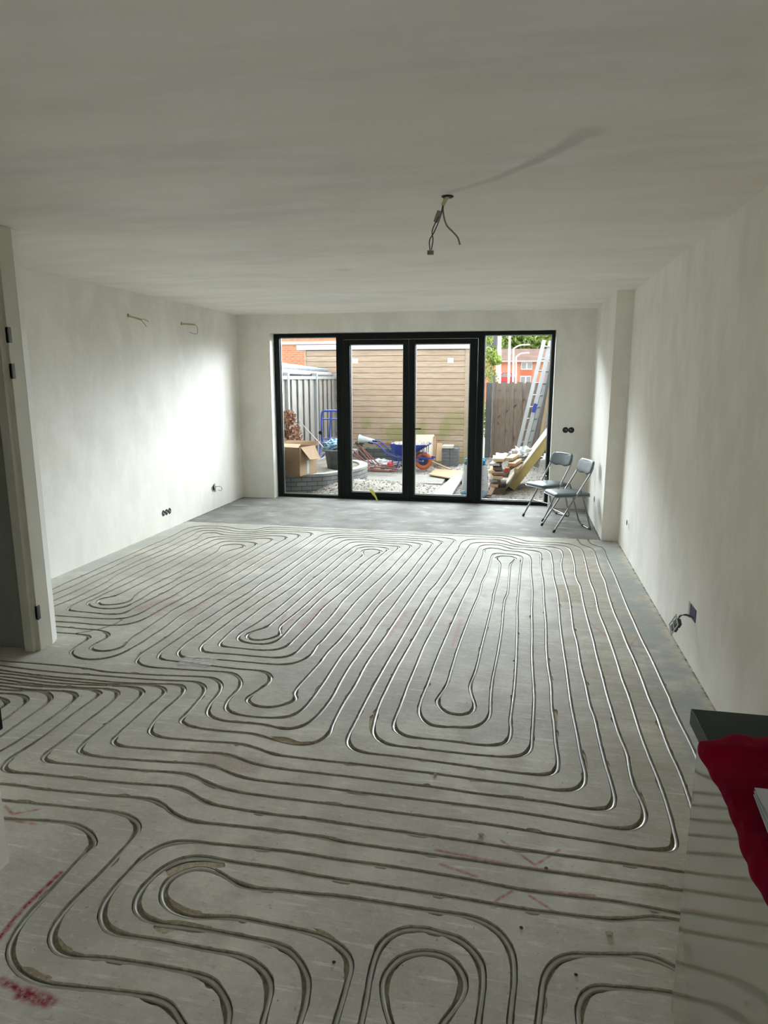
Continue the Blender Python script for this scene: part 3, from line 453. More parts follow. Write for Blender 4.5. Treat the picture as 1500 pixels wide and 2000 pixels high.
for f, of in zip(r_f, r_of):
    c = max((FD[i] for i in of), default=0); f = list(f)
    a2 = sum(r_v[f[i]][0]*r_v[f[(i+1) % len(f)]][1]-r_v[f[(i+1) % len(f)]][0]*r_v[f[i]][1] for i in range(len(f)))
    if a2 < 0: f.reverse()
    ff.append([vkey(i, DEP[c]) for i in f]); fm.append({0: 0, 1: 2, 2: 1}[c])
    for i in range(len(f)):
        edges.setdefault((min(f[i], f[i-1]), max(f[i], f[i-1])), []).append((c, f[i-1], f[i]))
for e, l in edges.items():
    if len(l) == 2 and l[0][0] != l[1][0]:
        lo, hi = (l[0], l[1]) if DEP[l[0][0]] < DEP[l[1][0]] else (l[1], l[0])
        a, b = lo[1], lo[2]; z0, z1 = DEP[lo[0]], DEP[hi[0]]
        ff.append([vkey(a, z0), vkey(a, z1), vkey(b, z1), vkey(b, z0)][::-1]); fm.append(1 if lo[0] == 2 else 2)
fb = MB(); fb.v, fb.f, fb.mi = fv, ff, fm
floor = struct(fb.build('floor', [M_floor, M_groove, M_chip]))
# slab under the screed keeps daylight out of the grooves
struct(box_obj('floor', (-5.3, 1.2, -2.8, 9.6, -.25, -.05), M_groove))

PL = {
 'a': 'longest outer floor-heating pipe, along the left wall then down the right side of the room',
 'b': 'floor-heating pipe second in from the left wall and the right wall loop',
 'c': 'grey heating pipe third from the left wall, ending at the S-bend by the door post',
 'd': 'grey heating pipe fourth from the left wall, with a small kink near the extension floor',
 'e': 'tightly coiled heating pipe spiral at the left side of the room, beside the left wall',
 'f': 'middle spiral of floor-heating pipe, centred in front of the black garden doors',
 'g': 'right-hand spiral of shiny heating pipe with a keyhole-shaped inner loop near the chairs',
 'F1': 'heating pipe second nearest the right wall, passing under the kitchen cabinet',
 'F2': 'straight heating pipe nearest the right wall, from the extension edge to the kitchen cabinet',
 'H6': 'heating pipe with a sharp hairpin at far left, directly below the big right loops',
 'H7': 'heating pipe crossing from the kitchen cabinet to the left wall corner with a gentle dip',
 'P3': 'outermost of the three nested heating pipe bends around the keyhole shape in the foreground',
 'P4': 'middle of the three nested heating pipe bends in the left foreground',
 'P5': 'innermost keyhole-shaped heating pipe bend in the left foreground, arching down at centre',
 'M1': 'outer horseshoe loop of heating pipe at the bottom centre of the floor',
 'M2': 'inner horseshoe loop of heating pipe at the bottom centre of the floor',
 'N1': 'outer heating pipe bend at the bottom right, beside the cabinet',
 'N2': 'inner heating pipe bend at the bottom right, beside the cabinet',
 'P1': 'heating pipe bend passing nearest the dark red spray strokes at the bottom left',
 'P2': 'heating pipe bend at the left foreground, second out from the red strokes',
 'G1': 'largest of the four pipe bends cut off at the left edge of the photo',
 'G2': 'second largest of the four pipe bends at the left edge of the photo',
 'G3': 'third of the four nested pipe bends at the left edge of the photo',
 'G4': 'smallest, innermost pipe bend at the very left edge of the photo'}
for k, lab in PL.items():
    ps = SM[k]
    pts = [(p[0], p[1], -.0125+.0012*noise.noise(Vector((p[0]*2, p[1]*2, 7)))) for p in ps]
    o = MB().tube(pts, .0078, n=8).build('heating_pipe', M_pipe, smooth=True)
    tag(o, lab, 'heating pipe', 'floor heating pipes in sawn grooves')

# ------------------------------------------------------------------ garden doors and windows
Y0, Y1 = 9.41, 9.50
def fixed(name, x0, x1, gx0, gx1, gz0, gz1, zb, zt):
    e = frame_empty(name)
    m = MB().box(x0, gx0, Y0, Y1, zb, zt).box(gx1, x1, Y0, Y1, zb, zt).box(gx0, gx1, Y0, Y1, zb, gz0).box(gx0, gx1, Y0, Y1, gz1, zt)
    m.build('window_frame', M_black, e, bevel=.003)
    s = MB(); t = .012; a, b = Y0+.045, Y0+.06
    s.box(gx0, gx0+t, a, b, gz0, gz1).box(gx1-t, gx1, a, b, gz0, gz1).box(gx0+t, gx1-t, a, b, gz0, gz0+t).box(gx0+t, gx1-t, a, b, gz1-t, gz1)
    s.build('glass_spacer', M_spacer, e)
    box_obj('glass_pane', (gx0, gx1, Y0+.06, Y0+.066, gz0, gz1), M_glass, e)
    return e
fixed('window_1', -3.496, -2.53, -3.416, -2.579, .042, 2.295, .0, 2.345)
fixed('window_2', -.56, .411, -.507, .366, .05, 2.297, -.005, 2.345)
d1 = fixed('door_1', -2.47, -1.548, -2.381, -1.622, .105, 2.192, .035, 2.255)
d2 = fixed('door_2', -1.542, -.60, -1.456, -.703, .092, 2.192, .035, 2.255)
fr = MB().box(-2.53, -2.475, Y0+.005, Y1, 0, 2.345).box(-.595, -.56, Y0+.005, Y1, 0, 2.345).box(-2.475, -.595, Y0+.005, Y1, 2.26, 2.345).box(-2.475, -.595, Y0+.005, Y1, .0, .032)
struct(fr.build('door_frame', M_black, bevel=.002))
h = MB(); h.tube([(-1.466, 9.412, 1.035), (-1.466, 9.365, 1.035)], .009).tube([(-1.47, 9.365, 1.035), (-1.43, 9.362, 1.035), (-1.355, 9.362, 1.036)], .009)
h.build('door_handle', M_black, d2, smooth=True)
box_obj('handle_plate', (-1.482, -1.45, 9.404, 9.411, .93, 1.10), M_black, d2, bevel=.003)
struct(box_obj('trim_1', (-3.50, .411, 9.39, 9.60, -.06, -.004), mat('rusty_threshold', (.30, .12, .07), .7, var=.3, scale=20)))
# yellow strip stuck in the door joint
ys = MB(); P = [(-2.095, 9.40, .150), (-2.060, 9.388, .125), (-2.035, 9.38, .085), (-2.005, 9.375, .045), (-1.99, 9.372, .012), (-1.982, 9.365, .003)]
W = [.022, .026, .02, .013, .010, .009]
for i in range(5):
    a, b = Vector(P[i]), Vector(P[i+1]); u = Vector((1, .1, .35)).normalized(); ys.quad([a-u*W[i], a+u*W[i], b+u*W[i+1], b-u*W[i+1]])
tag(ys.build('warning_tape', mat('yellow_tape', (.72, .68, .12), .5), solid=.0015), 'short yellow tape strip hanging from the bottom of the left garden door', 'tape')

# ------------------------------------------------------------------ left door frame (towards the hall)
df = frame_empty('door_3')
p = [(-3.075, 3.552), (-3.012, 3.556), (-3.012, 3.580), (-2.990, 3.580), (-2.990, 3.634), (-3.003, 3.640), (-3.042, 3.758), (-3.075, 3.758)]
MB().prism([(x, y, 0) for x, y in [(-3.075, 3.552), (-3.012, 3.552), (-3.012, 3.585), (-2.985, 3.585), (-2.985, 3.70), (-3.075, 3.70)]], (0, 0, 2.598)).build('frame_post', M_cream, df, bevel=.003)
MB().prism([(x, y, 0) for x, y in [(-3.075, 2.50), (-2.985, 2.50), (-2.985, 2.62), (-3.012, 2.62), (-3.012, 2.65), (-3.075, 2.65)]], (0, 0, 2.598)).build('frame_post', M_cream, df, bevel=.003)
box_obj('transom', (-3.06, -2.995, 2.64, 3.56, 2.325, 2.36), M_cream, df, bevel=.003)
box_obj('fanlight_panel', (-3.045, -3.03, 2.64, 3.56, 2.36, 2.598), mat('panel_paint', (.42, .38, .33), .5), df)
for z in (1.981, 1.771, .257):
    hb = MB().box(-2.999, -2.981, 3.585, 3.612, z-.045, z+.045).tube([(-2.980, 3.586, z-.045), (-2.980, 3.586, z+.045)], .006, n=10)
    hb.build('hinge', M_steel, df)
MB().prism([(-3.055, 3.70, 0), (-2.985, 3.70, 0), (-3.02, 3.79, 0), (-3.07, 3.79, 0)], (0, 0, 2.598)).build('architrave', M_white, df)
struct(box_obj('wall_door', (-3.07, -3.0, 1.85, 2.50, 0, HC), M_wall))
tag(box_obj('cable_box', (-1.766, -1.722, 1.79, 1.85, .535, .615), M_black, bevel=.003), 'small black box on the wall corner at the left edge', 'box')

# ------------------------------------------------------------------ electrics in walls and ceiling
M_wire = mat('dark_wire', (.05, .05, .045), .5); M_gwire = mat('grey_wire', (.22, .21, .18), .6); M_cond = mat('yellowed_conduit', (.55, .50, .28), .55)
M_hole = mat('dark_box_plastic', (.012, .013, .02), .6); M_navy = mat('navy_box_plastic', (.01, .012, .07), .5); M_plate = mat('white_plate', (.72, .72, .69), .4); M_galv = mat('galvanised_plate', (.42, .43, .41), .4, metal=.7)
cw = thing('ceiling_cable', (-.39, 3.51, 2.6), 'grey cable ends with a terminal block hanging from a hole in the ceiling', 'cable')
def rel(o, pts): 
    l = o.location; return [(a-l.x, b-l.y, c-l.z) for a, b, c in pts]
MB().lathe([(.0, 0), (.026, 0), (.03, -.003), (.026, -.006), (0, -.006)], n=20).build('ceiling_hole', M_hole, cw)
MB().tube(rel(cw, [(-.388, 3.51, 2.602), (-.400, 3.51, 2.583), (-.413, 3.51, 2.560)]), .0095, n=10).build('conduit_stub', M_cond, cw, smooth=True)
MB().tube(rel(cw, crs([(-.413, 3.51, 2.565), (-.420, 3.512, 2.53), (-.440, 3.50, 2.49), (-.462, 3.50, 2.44), (-.458, 3.505, 2.40), (-.466, 3.51, 2.355)], .01)), .0028, n=6).build('wire', M_wire, cw, smooth=True)
MB().tube(rel(cw, crs([(-.410, 3.51, 2.565), (-.416, 3.505, 2.53), (-.430, 3.512, 2.49), (-.456, 3.515, 2.435), (-.476, 3.512, 2.40), (-.473, 3.51, 2.352)], .01)), .0028, n=6).build('wire', M_wire, cw, smooth=True)
MB().tube(rel(cw, crs([(-.412, 3.51, 2.565), (-.409, 3.51, 2.52), (-.394, 3.52, 2.47), (-.362, 3.525, 2.437), (-.338, 3.52, 2.41), (-.326, 3.52, 2.376)], .01)), .0042, n=8).build('wire', M_gwire, cw, smooth=True)
MB().box(-.013, .013, -.006, .006, -.028, .028, Matrix.Translation(Vector((-.436+.39, 0, 2.508-2.6))) @ Matrix.Rotation(.35, 4, 'Y')).build('cable_sheath', M_gwire, cw, bevel=.003)
t_ = MB(); 
for i in range(3): t_.box(-.486+.39+i*.011, -.477+.39+i*.011, -.008, .008, 2.332-2.6, 2.352-2.6)
t_.build('terminal_block', mat('terminal_plastic', (.16, .155, .12), .5), cw, bevel=.001)

def conduit(loc, p, wires, label):
    o = thing('wall_conduit', loc, label, 'cable', group='yellowed conduits sticking out of the left wall')
    MB().tube(rel(o, p), .010, n=10).build('conduit', M_cond, o, smooth=True)
    MB().lathe([(.0, .004), (.018, .003), (.018, 0)], n=16, M=Matrix.Rotation(PI/2, 4, 'Y')).build('grommet', M_gwire, o)
    for w in wires: MB().tube(rel(o, crs(w, .01)), .0022, n=6).build('wire', M_wire, o, smooth=True)
conduit((XL, 6.514, 2.361), [(XL-.01, 6.514, 2.361), (-3.838, 6.50, 2.317)], [[(-3.838, 6.5, 2.317), (-3.81, 6.5, 2.285), (-3.78, 6.5, 2.246)], [(-3.838, 6.5, 2.318), (-3.80, 6.5, 2.318), (-3.754, 6.5, 2.296)]], 'yellowed conduit with two straight wires high on the left wall, nearer the doorway')
conduit((XL, 7.637, 2.364), [(XL-.01, 7.637, 2.364), (-3.814, 7.63, 2.350)], [[(-3.814, 7.63, 2.35), (-3.785, 7.63, 2.325), (-3.780, 7.63, 2.29), (-3.794, 7.63, 2.244), (-3.885, 7.63, 2.263)]], 'yellowed conduit with one hooked wire high on the left wall, nearer the garden doors')
def round_box(parent, y, z, x=XL, sgn=1, r=.034):
    M = Matrix.Translation(Vector((0, y, z))) @ Matrix.Rotation(sgn*PI/2, 4, 'Y')
    MB().lathe([(0, -.0), (r*.8, .001), (r, .003), (r+.002, .001)], n=24, M=M).build('round_box', M_hole, parent)
so = thing('wall_box', (XL, 7.024, .205), 'row of three round black socket boxes low on the left wall', 'socket box')
for i in (-1, 0, 1):
    round_box(so, i*.071, 0); MB().tube([(.004, i*.071-.01, .01), (.014, i*.071+.004, -.008)], .003, n=6).build('wire', M_galv, so)
jb = thing('wall_box', (XL, 8.29, .295), 'open junction box with plate and looped wires low on the left wall', 'socket box')
round_box(jb, 0, 0, r=.036)
MB().box(.01, .014, -.045, .035, -.035, .045, Matrix.Rotation(.25, 4, 'Z') @ Matrix.Rotation(.4, 4, 'X')).build('mounting_plate', M_galv, jb)
MB().tube(crs([(.005, 0, 0), (.03, .03, .01), (.045, .09, .0), (.05, .13, -.03), (.045, .11, -.06), (.03, .07, -.045)], .01), .004, n=6).build('wire', M_gwire, jb, smooth=True)
MB().tube(crs([(.01, -.01, 0), (.03, -.035, -.02), (.03, -.04, -.055)], .01), .004, n=6).build('wire', M_wire, jb, smooth=True)
# right wall box with the switch unit hanging out
rb = thing('wall_box', (XR, 4.215, .325), 'navy socket box in the right wall with its unit hanging out on wires', 'socket box')
MB().box(-.004, .0, -.075, .08, -.04, .04).build('box_insert', M_navy, rb, bevel=.002)
MB().box(-.006, -.002, .055, .095, -.052, .042).build('metal_rim', M_galv, rb)
for k in range(3): MB().tube(crs([(-.004, -.02-k*.012, -.02), (-.04, -.0+k*.012, -.012-.008*k), (-.07, .0+.01*k, -.03), (-.085, -.01, -.055)], .01), .0022, n=6).build('wire', M_wire, rb, smooth=True)
HM = Matrix.Translation(Vector((-.105, .0, -.085))) @ Matrix.Rotation(.5, 4, 'X') @ Matrix.Rotation(.25, 4, 'Y')
hp = MB(); 
for a, b in (((-.004, .004), (0, 0)),):
    hp.box(-.002, .002, -.045, .045, .042, .052, HM).box(-.002, .002, -.045, .045, -.052, -.042, HM).box(-.002, .002, -.045, -.036, -.045, .045, HM).box(-.002, .002, .036, .045, -.045, .045, HM).box(-.002, .002, -.04, .04, -.004, .004, HM)
hp.build('mounting_plate', M_galv, rb)
MB().box(.0, .032, -.024, .024, .006, .040, HM).box(.0, .03, -.024, .024, -.038, -.004, HM).tube([HM @ Vector((.015, -.03, .02)), HM @ Vector((.015, .03, .02))], .012, n=10).build('socket_insert', mat('insert_plastic', (.055, .065, .055), .5), rb, bevel=.003)
s2 = thing('wall_box', (XR, 6.84, .31), 'narrow dark socket hole low on the right wall near the pier', 'socket box')
round_box(s2, .07, .01, sgn=-1, r=.026); MB().box(-.001, .001, -.085, -.02, -.035, .03).build('filled_patch', mat('fresh_filler', (.62, .60, .55), .8), s2)
s3 = thing('wall_box', (XP, 8.32, .304), 'round dark socket hole low on the pier side wall behind the chairs', 'socket box'); round_box(s3, 0, 0, sgn=-1, r=.036)
s4 = thing('wall_box', (.625, YB, 1.058), 'double round black switch box on the end wall, right of the window', 'socket box')
for i in (-1, 1):
    MB().lathe([(0, 0), (.03, .001), (.037, .004), (.039, .001)], n=24, M=Matrix.Translation(Vector((i*.037, 0, 0))) @ Matrix.Rotation(PI/2, 4, 'X')).build('round_box', M_hole, s4)
    MB().tube([(i*.03-.012, -.006, .008), (i*.03+.01, -.012, -.006)], .0035, n=6).build('wire', M_galv, s4)
s5 = thing('wall_socket', (.868, YB, .172), 'small white socket low in the far right corner behind the chairs', 'socket')
MB().box(-.035, .035, -.03, 0, -.045, .045).build('socket_housing', M_plate, s5, bevel=.008); MB().lathe([(0, 0), (.019, .001), (.021, .002)], n=20, M=Matrix.Translation(Vector((0, -.0305, 0))) @ Matrix.Rotation(PI/2, 4, 'X')).build('socket_face', M_gwire, s5)

# ------------------------------------------------------------------ folding chairs
M_chrome = mat('chair_tube', (.26, .275, .27), .3, metal=.85); M_pad = mat('grey_vinyl', (.085, .108, .118), .52, spec=.4, var=.06, scale=8); M_rub = mat('black_rubber', (.012, .012, .012), .7)
def chair(loc, face, label):
    o = thing('folding_chair', loc, label, 'chair', rz=math.atan2(face[1], face[0]), group='folding chairs by the far right corner')
    # local +x is where the sitter looks, y is sideways
    w = .178
    A = [(.235, 0, 0), (-.02, 0, .42), (-.115, 0, .575), (-.165, 0, .66), (-.195, 0, .735)]
    top = [(-.205, w-.03, .785), (-.208, w-.08, .80), (-.208, -w+.08, .80), (-.205, -w+.03, .785)]
    for s in (-1, 1):
        L = [(x, s*(w+(.008 if z < .1 else 0)), max(z, .012)) for x, _, z in A]
        f0 = L[0]; leg = MB().tube(crs(L[:2], .1)+crs(L[1:], .03)[1:], .0105, n=12); leg.build('front_leg', M_chrome, o, smooth=True)
        d = (Vector(L[1])-Vector(L[0])).normalized(); MB().tube([Vector(L[0])-d*.012, Vector(L[0])+d*.022], .014, n=12).build('foot_cap', M_rub, o)
    MB().tube(crs([(-.195, w, .735), *top, (-.195, -w, .735)], .02), .0105, n=12).build('back_rail', M_chrome, o, smooth=True)
    MB().tube([(.112, -w, .205), (.112, w, .205)], .007, n=10).build('front_stretcher', M_chrome, o, smooth=True)
    r = w-.026
    U = [(-.075, r, .505), (-.14, r, .30), (-.205, r, .08), (-.225, r-.01, .035), (-.238, r-.045, .0105), (-.238, 0, .0105), (-.238, -r+.045, .0105), (-.225, -r+.01, .035), (-.205, -r, .08), (-.14, -r, .30), (-.075, -r, .505)]
    MB().tube(crs(U, .02), .0105, n=12).build('rear_leg_frame', M_chrome, o, smooth=True)
    for s in (-1, 1): MB().tube([(-.238, s*(r-.075), .0112), (-.238, s*(r-.05), .0112)], .0112+.0015, n=12).build('floor_pad', M_rub, o)
    # seat
    def seat_poly(e, z):
        P = []
        for cx, cy, a0 in ((.185, .145, 0), (-.145, .135, 90), (-.145, -.135, 180), (.185, -.145, 270)):
            for k in range(7): th = math.radians(a0+k*15); P.append((cx+(.045+e)*math.cos(th), cy+(.04+e)*math.sin(th), z))
        return P
    n = 28; sm = MB()
    rings = [seat_poly(-.03, .408), seat_poly(.0, .412), seat_poly(.006, .425), seat_poly(.0, .438), seat_poly(-.02, .446), seat_poly(-.04, .449)]
    for rg in rings: sm.v += rg
    for i in range(len(rings)-1):
        for k in range(n): sm.f.append([i*n+k, i*n+(k+1) % n, (i+1)*n+(k+1) % n, (i+1)*n+k]); sm.mi.append(0)
    sm.f.append(list(range(n))[::-1]); sm.f.append([(len(rings)-1)*n+k for k in range(n)]); sm.mi += [0, 0]
    sm.build('seat', M_pad, o, smooth=True)
    pts = seat_poly(.004, .407); MB().tube(pts+[pts[0]], .007, n=8, cap=False).build('seat_rim', M_chrome, o, smooth=True)
    # curved backrest pad, wrapping the rail
    def pad(side):
        def fn(u, v):
            y = (u*2-1)*(w+.018); e = abs(u*2-1)
            ztop = .815-.055*(max(0, e-.72)/.28)**2.4; zbot = .652+.016*max(0, e-.35)/.65+.006*math.cos(e*PI*2)
            z = zbot+(ztop-zbot)*v; x = -.150-.055*((z-.64)/.17)-.018*(1-e*e)
            th = .017*math.sqrt(max(0, 1-(2*v-1)**6))*math.sqrt(max(0, 1-e**12))
            return (x+side*th+.001, y, z)
        return fn
    pm = MB().grid(pad(1), 26, 12); pm.grid(pad(-1), 26, 12); pm.build('backrest', M_pad, o, smooth=True)
    return o
def place_chair(fm, rm, label):
    fx, fy = (fm[0]-rm[0], fm[1]-rm[1]); l = math.hypot(fx, fy); c = ((fm[0]+rm[0])/2, (fm[1]+rm[1])/2)
    return chair((c[0], c[1], 0), (fx/l, fy/l), label)
place_chair((.366, 7.918), (.797, 8.069), 'grey vinyl folding chair in front, nearer the pier, overlapping the other chair')
place_chair((.195, 8.48), (.568, 8.78), 'grey vinyl folding chair behind, standing right beside the window frame')

# ------------------------------------------------------------------ kitchen unit with cloth
M_gloss = mat('glossy_cream_laminate', (.34, .335, .27), .07, spec=.65, coat=.7)
M_gloss.node_tree.nodes['Principled BSDF'].inputs['Coat Roughness'].default_value = .05
M_top = mat('dark_green_worktop', (.004, .016, .013), .4, spec=.22, var=.3, scale=14, stretch=(3, 40, 3), col2=(.008, .026, .022))
kc = thing('kitchen_cabinet', (.455, 1.62, 0), 'glossy cream kitchen cabinet under the dark worktop at the right', 'cabinet')
MB().box(.018, .60, -3.2, -.0, .07, .888).build('carcass', M_cream, kc)
MB().box(0, .018, -.60, -.004, .072, .885).build('cabinet_door', M_gloss, kc, bevel=.002)
MB().box(0, .018, -1.20, -.604, .072, .885).build('cabinet_door', M_gloss, kc, bevel=.002)
MB().box(0.001, .0185, -.0035, .016, .07, .888).build('end_panel', M_gloss, kc, bevel=.002)
MB().box(.06, .58, -3.2, -.02, 0, .07).build('plinth', M_black, kc)
tag(MB().box(.440, XR-.002, -1.6, 1.660, .8885, .930).build('worktop', M_top, bevel=.003), 'dark green-black kitchen worktop on the cream cabinet', 'worktop')
M_velvet = mat('dark_red_velvet', (.15, .0008, .010), .9, spec=.04, var=.3, scale=6)
M_velvet.node_tree.nodes['Principled BSDF'].inputs['Sheen Weight'].default_value = .22
M_velvet.node_tree.nodes['Principled BSDF'].inputs['Sheen Tint'].default_value = (.5, .03, .12, 1)
def cloth(u, v):
    # u runs from the hanging hem (0) to the wall side (1), v from the far end (0) towards the photographer (1)
    y = 1.49+.03*math.sin(u*5)-.04*max(0, .25-u)-v*.95
    hang = .012+.030*min(1, v*2.2)**.8+.006*math.sin(v*21)
    s = u*(.62+hang)-hang
    wr = .010*noise.noise(Vector((u*4, v*9, 2)))+.006*noise.noise(Vector((u*11, v*23, 4)))+.012*math.exp(-((v-.06)/.05)**2)
    fold = .016*math.exp(-((u-.30-.5*v)/.07)**2)+.012*math.exp(-((u-.10-.25*v)/.045)**2)
    if s >= 0: x = .440+s; z = .936+wr*.8+fold+.004
    else:
        x = .434-.010*abs(noise.noise(Vector((v*14, 3, 0))))-.012*(1-math.exp(s*30))-.012*math.exp(-((v-.02)/.05)**2); z = .938+s*.96+wr*.3
    return (x-.004*(1 if s < .004 else 0), y, max(z, .9315) if s >= 0 else z)
tag(MB().grid(cloth, 60, 110).build('velvet_cloth', M_velvet, smooth=True, solid=.004), 'dark red velvet cloth draped over the worktop edge', 'cloth')
en = thing('envelope_stack', (0.454, 1.247, 0.962), 'folded grey-white papers lying on the red cloth', 'papers')
for i in range(3):
    Mx = Matrix.Rotation(-.10+.05*i, 4, 'Z') @ Matrix.Rotation(.02*i, 4, 'X')
    MB().box(0, .2, -.23, 0, .004+i*.007, .0065+i*.007, Mx).build('paper', mat('grey_paper', (.42, .43, .46), .6), en)

# ------------------------------------------------------------------ rubble crumbs on the floor
def crumb(x, y, r, m, label, s=1):
    b = MB(); n = 8
    prof = []
    for j in range(5):
        for i in range(n):
            th, ph = 2*PI*i/n, PI*j/4; k = r*(1+.25*noise.noise(Vector((x*50+math.cos(th)*math.sin(ph), y*40+math.sin(th)*math.sin(ph), s+math.cos(ph)))))
            b.v.append((k*math.cos(th)*math.sin(ph), k*.75*math.sin(th)*math.sin(ph), r*.45*(1+math.cos(ph))))
    for j in range(4):
        for i in range(n): b.f.append([j*n+i, (j+1)*n+i, (j+1)*n+(i+1) % n, j*n+(i+1) % n]); b.mi.append(0)
    o = b.build('concrete_crumb', m, loc=(x, y, 0)); return tag(o, label, 'debris', 'crumbs lying on the screed')
M_dk = mat('dark_crumb', (.03, .028, .025), .8); M_cr = mat('pale_crumb', (.42, .38, .30), .9)
crumb(.065, 1.911, .007, M_dk, 'black shaving on the floor between the horseshoe loops and the cabinet')
crumb(.339, 1.941, .013, M_cr, 'largest pale concrete crumb on the floor beside the cabinet')
crumb(.224, 1.766, .006, M_dk, 'dark crumb inside the bottom right pipe bend')
crumb(-.489, 1.667, .006, M_dk, 'dark crumb inside the middle nested pipe bend at bottom left of centre')
crumb(.153, 2.201, .008, mat('rusty_crumb', (.2, .09, .07), .8), 'reddish crumb beside the sprayed arrow tip')
crumb(-.087, 2.336, .012, M_cr, 'pale flattened crumb left of the sprayed arrow')
crumb(-.31, 2.70, .010, M_cr, 'pale crumb between the horizontal pipe runs at centre')
pf = MB().grid(lambda u, v: (-2.02+u*.22, 3.56+v*.13, .003+.012*abs(noise.noise(Vector((u*4, v*4, 0))))), 8, 6)
mp_ = mat('clear_film', (.8, .8, .8), .12, spec=.8); mp_.node_tree.nodes['Principled BSDF'].inputs['Alpha'].default_value = .35
tag(pf.build('plastic_film', mp_), 'crumpled clear plastic film on the floor between the pipe bends', 'plastic film')
# ------------------------------------------------------------------ the garden
OUT = .74
_mat = mat
def mat(name, col, *a, **k):
    if k.get('col2'): k['col2'] = tuple(c*OUT for c in k['col2'])
    return _mat(name, tuple(c*OUT for c in col[:3]), *a, **k)
_brick = brick_mat
def brick_mat(name, *c, **k): return _brick(name, *[tuple(v*OUT for v in q) if isinstance(q, tuple) else q for q in c], **k)
M_soil = mat('trampled_soil', (.22, .19, .15), .95, var=.35, scale=7, bump=.9, bscale=30)
M_pave = mat('pale_paving', (.34, .32, .285), .85, var=.15, scale=8, bump=.3, bscale=60)
M_rub2 = mat('rubble_soil', (.38, .34, .28), .95, var=.4, scale=26, bump=1.0, bscale=60, col2=(.58, .53, .47))
M_clad = None
def plank_mat(name, base, ph, z0, moss=True):
    base = tuple(v*OUT*1.22 for v in base)
    m = bpy.data.materials.new(name); m.use_nodes = True; t = m.node_tree; b = t.nodes['Principled BSDF']; b.inputs['Roughness'].default_value = .8
    g = t.nodes.new('ShaderNodeNewGeometry'); pos = g.outputs['Position']; s = t.nodes.new('ShaderNodeSeparateXYZ'); t.links.new(pos, s.inputs[0])
    row = nmath(t, 'FLOOR', nmath(t, 'DIVIDE', nmath(t, 'SUBTRACT', s.outputs[2], z0), ph))
    cx = t.nodes.new('ShaderNodeCombineXYZ'); t.links.new(nmath(t, 'ADD', s.outputs[0], nmath(t, 'MULTIPLY', row, 3.7)), cx.inputs[0]); t.links.new(nmath(t, 'MULTIPLY', row, 9.1), cx.inputs[1]); t.links.new(s.outputs[2], cx.inputs[2])
    gr = nnoise(t, cx.outputs[0], 3, 6, (1.2, 1, 16), .65); big = nnoise(t, cx.outputs[0], .9, 2, (1, 1, .3))
    c = nmix(t, nstep(t, gr, .35, .65), [v*.78 for v in base], [v*1.08 for v in base]); c = nmix(t, nmath(t, 'MULTIPLY', nstep(t, big, .4, .6), .4), c, (base[0]*.86, base[1]*.74, base[2]*.66))
    kn = nnoise(t, cx.outputs[0], 7, 2, (1, 1, 1.6)); c = nmix(t, nmath(t, 'MULTIPLY', nstep(t, kn, .74, .79), .7), c, [v*.35 for v in base])
    if moss:
        ms = stroke_nodes(t, pos, [((-1.95, 14.75), (-2.3, 14.75), 1.2)], 0)
        dz = nmath(t, 'MULTIPLY', nstep(t, nnoise(t, pos, 2.0, 5), .42, .62), nmath(t, 'SUBTRACT', 1, nstep(t, s.outputs[2], .5, 1.55)))
        low = nmath(t, 'MULTIPLY', nmath(t, 'SUBTRACT', 1, nstep(t, s.outputs[2], -.05, .42)), .75)
        c = nmix(t, nmath(t, 'MULTIPLY', nmath(t, 'MAXIMUM', dz, low), .75), c, (.20, .20, .06))
    t.links.new(c, b.inputs['Base Color'])
    return m
M_clad = plank_mat('larch_cladding', (.46, .345, .25), .1215, -.1)
M_fascia = mat('white_fascia', (.72, .72, .70), .5)
M_orbrick = brick_mat('orange_brick', (.50, .155, .06), (.60, .21, .085), (.42, .29, .21), .22, .075, .012)
M_greybrick = brick_mat('grey_concrete_block', (.27, .28, .28), (.34, .35, .35), (.11, .11, .11), .215, .068, .006)
M_dkbrick = brick_mat('dark_block', (.10, .10, .10), (.13, .13, .13), (.05, .05, .05), .30, .10, .01)
M_fgrey = mat('weathered_grey_wood', (.34, .315, .285), .85, var=.22, scale=8, stretch=(6, 6, .6))
M_gatew = mat('weathered_brown_wood', (.30, .235, .185), .85, var=.3, scale=8, stretch=(7, 7, .5))
M_conc = mat('concrete_post', (.36, .36, .35), .85, var=.1, scale=9)
M_dconc = mat('dark_post', (.16, .165, .165), .8, var=.15, scale=9)
M_asb = mat('corrugated_sheet', (.36, .39, .42), .8, var=.12, scale=3)
M_pvc = mat('grey_gutter', (.44, .44, .43), .5, var=.1, scale=5)
M_card = mat('cardboard', (.36, .225, .13), .85, var=.08, scale=5); M_cardl = mat('cardboard_light', (.45, .30, .175), .85, var=.08, scale=5)
M_blue = mat('blue_painted_steel', (.02, .055, .36), .35, spec=.5); M_orange = mat('orange_rubber', (.62, .16, .055), .6)
M_tub = mat('dusty_black_rubber', (.10, .115, .115), .7, var=.35, scale=12)
M_rust = mat('red_primer_steel', (.22, .075, .055), .6, var=.25, scale=14); M_alu = mat('ladder_aluminium', (.58, .60, .61), .38, metal=.35)
M_leafb = mat('brown_dry_leaves', (.30, .135, .08), .8, var=.45, scale=18, col2=(.55, .31, .19)); M_leafg = mat('bright_green_leaves', (.15, .26, .03), .7, var=.45, scale=2.2, col2=(.42, .52, .10)); M_leafd = mat('tree_leaves', (.10, .20, .03), .7, var=.5, scale=1.1, col2=(.33, .44, .09))
M_bark = mat('bark', (.13, .10, .075), .9, var=.3, scale=9)
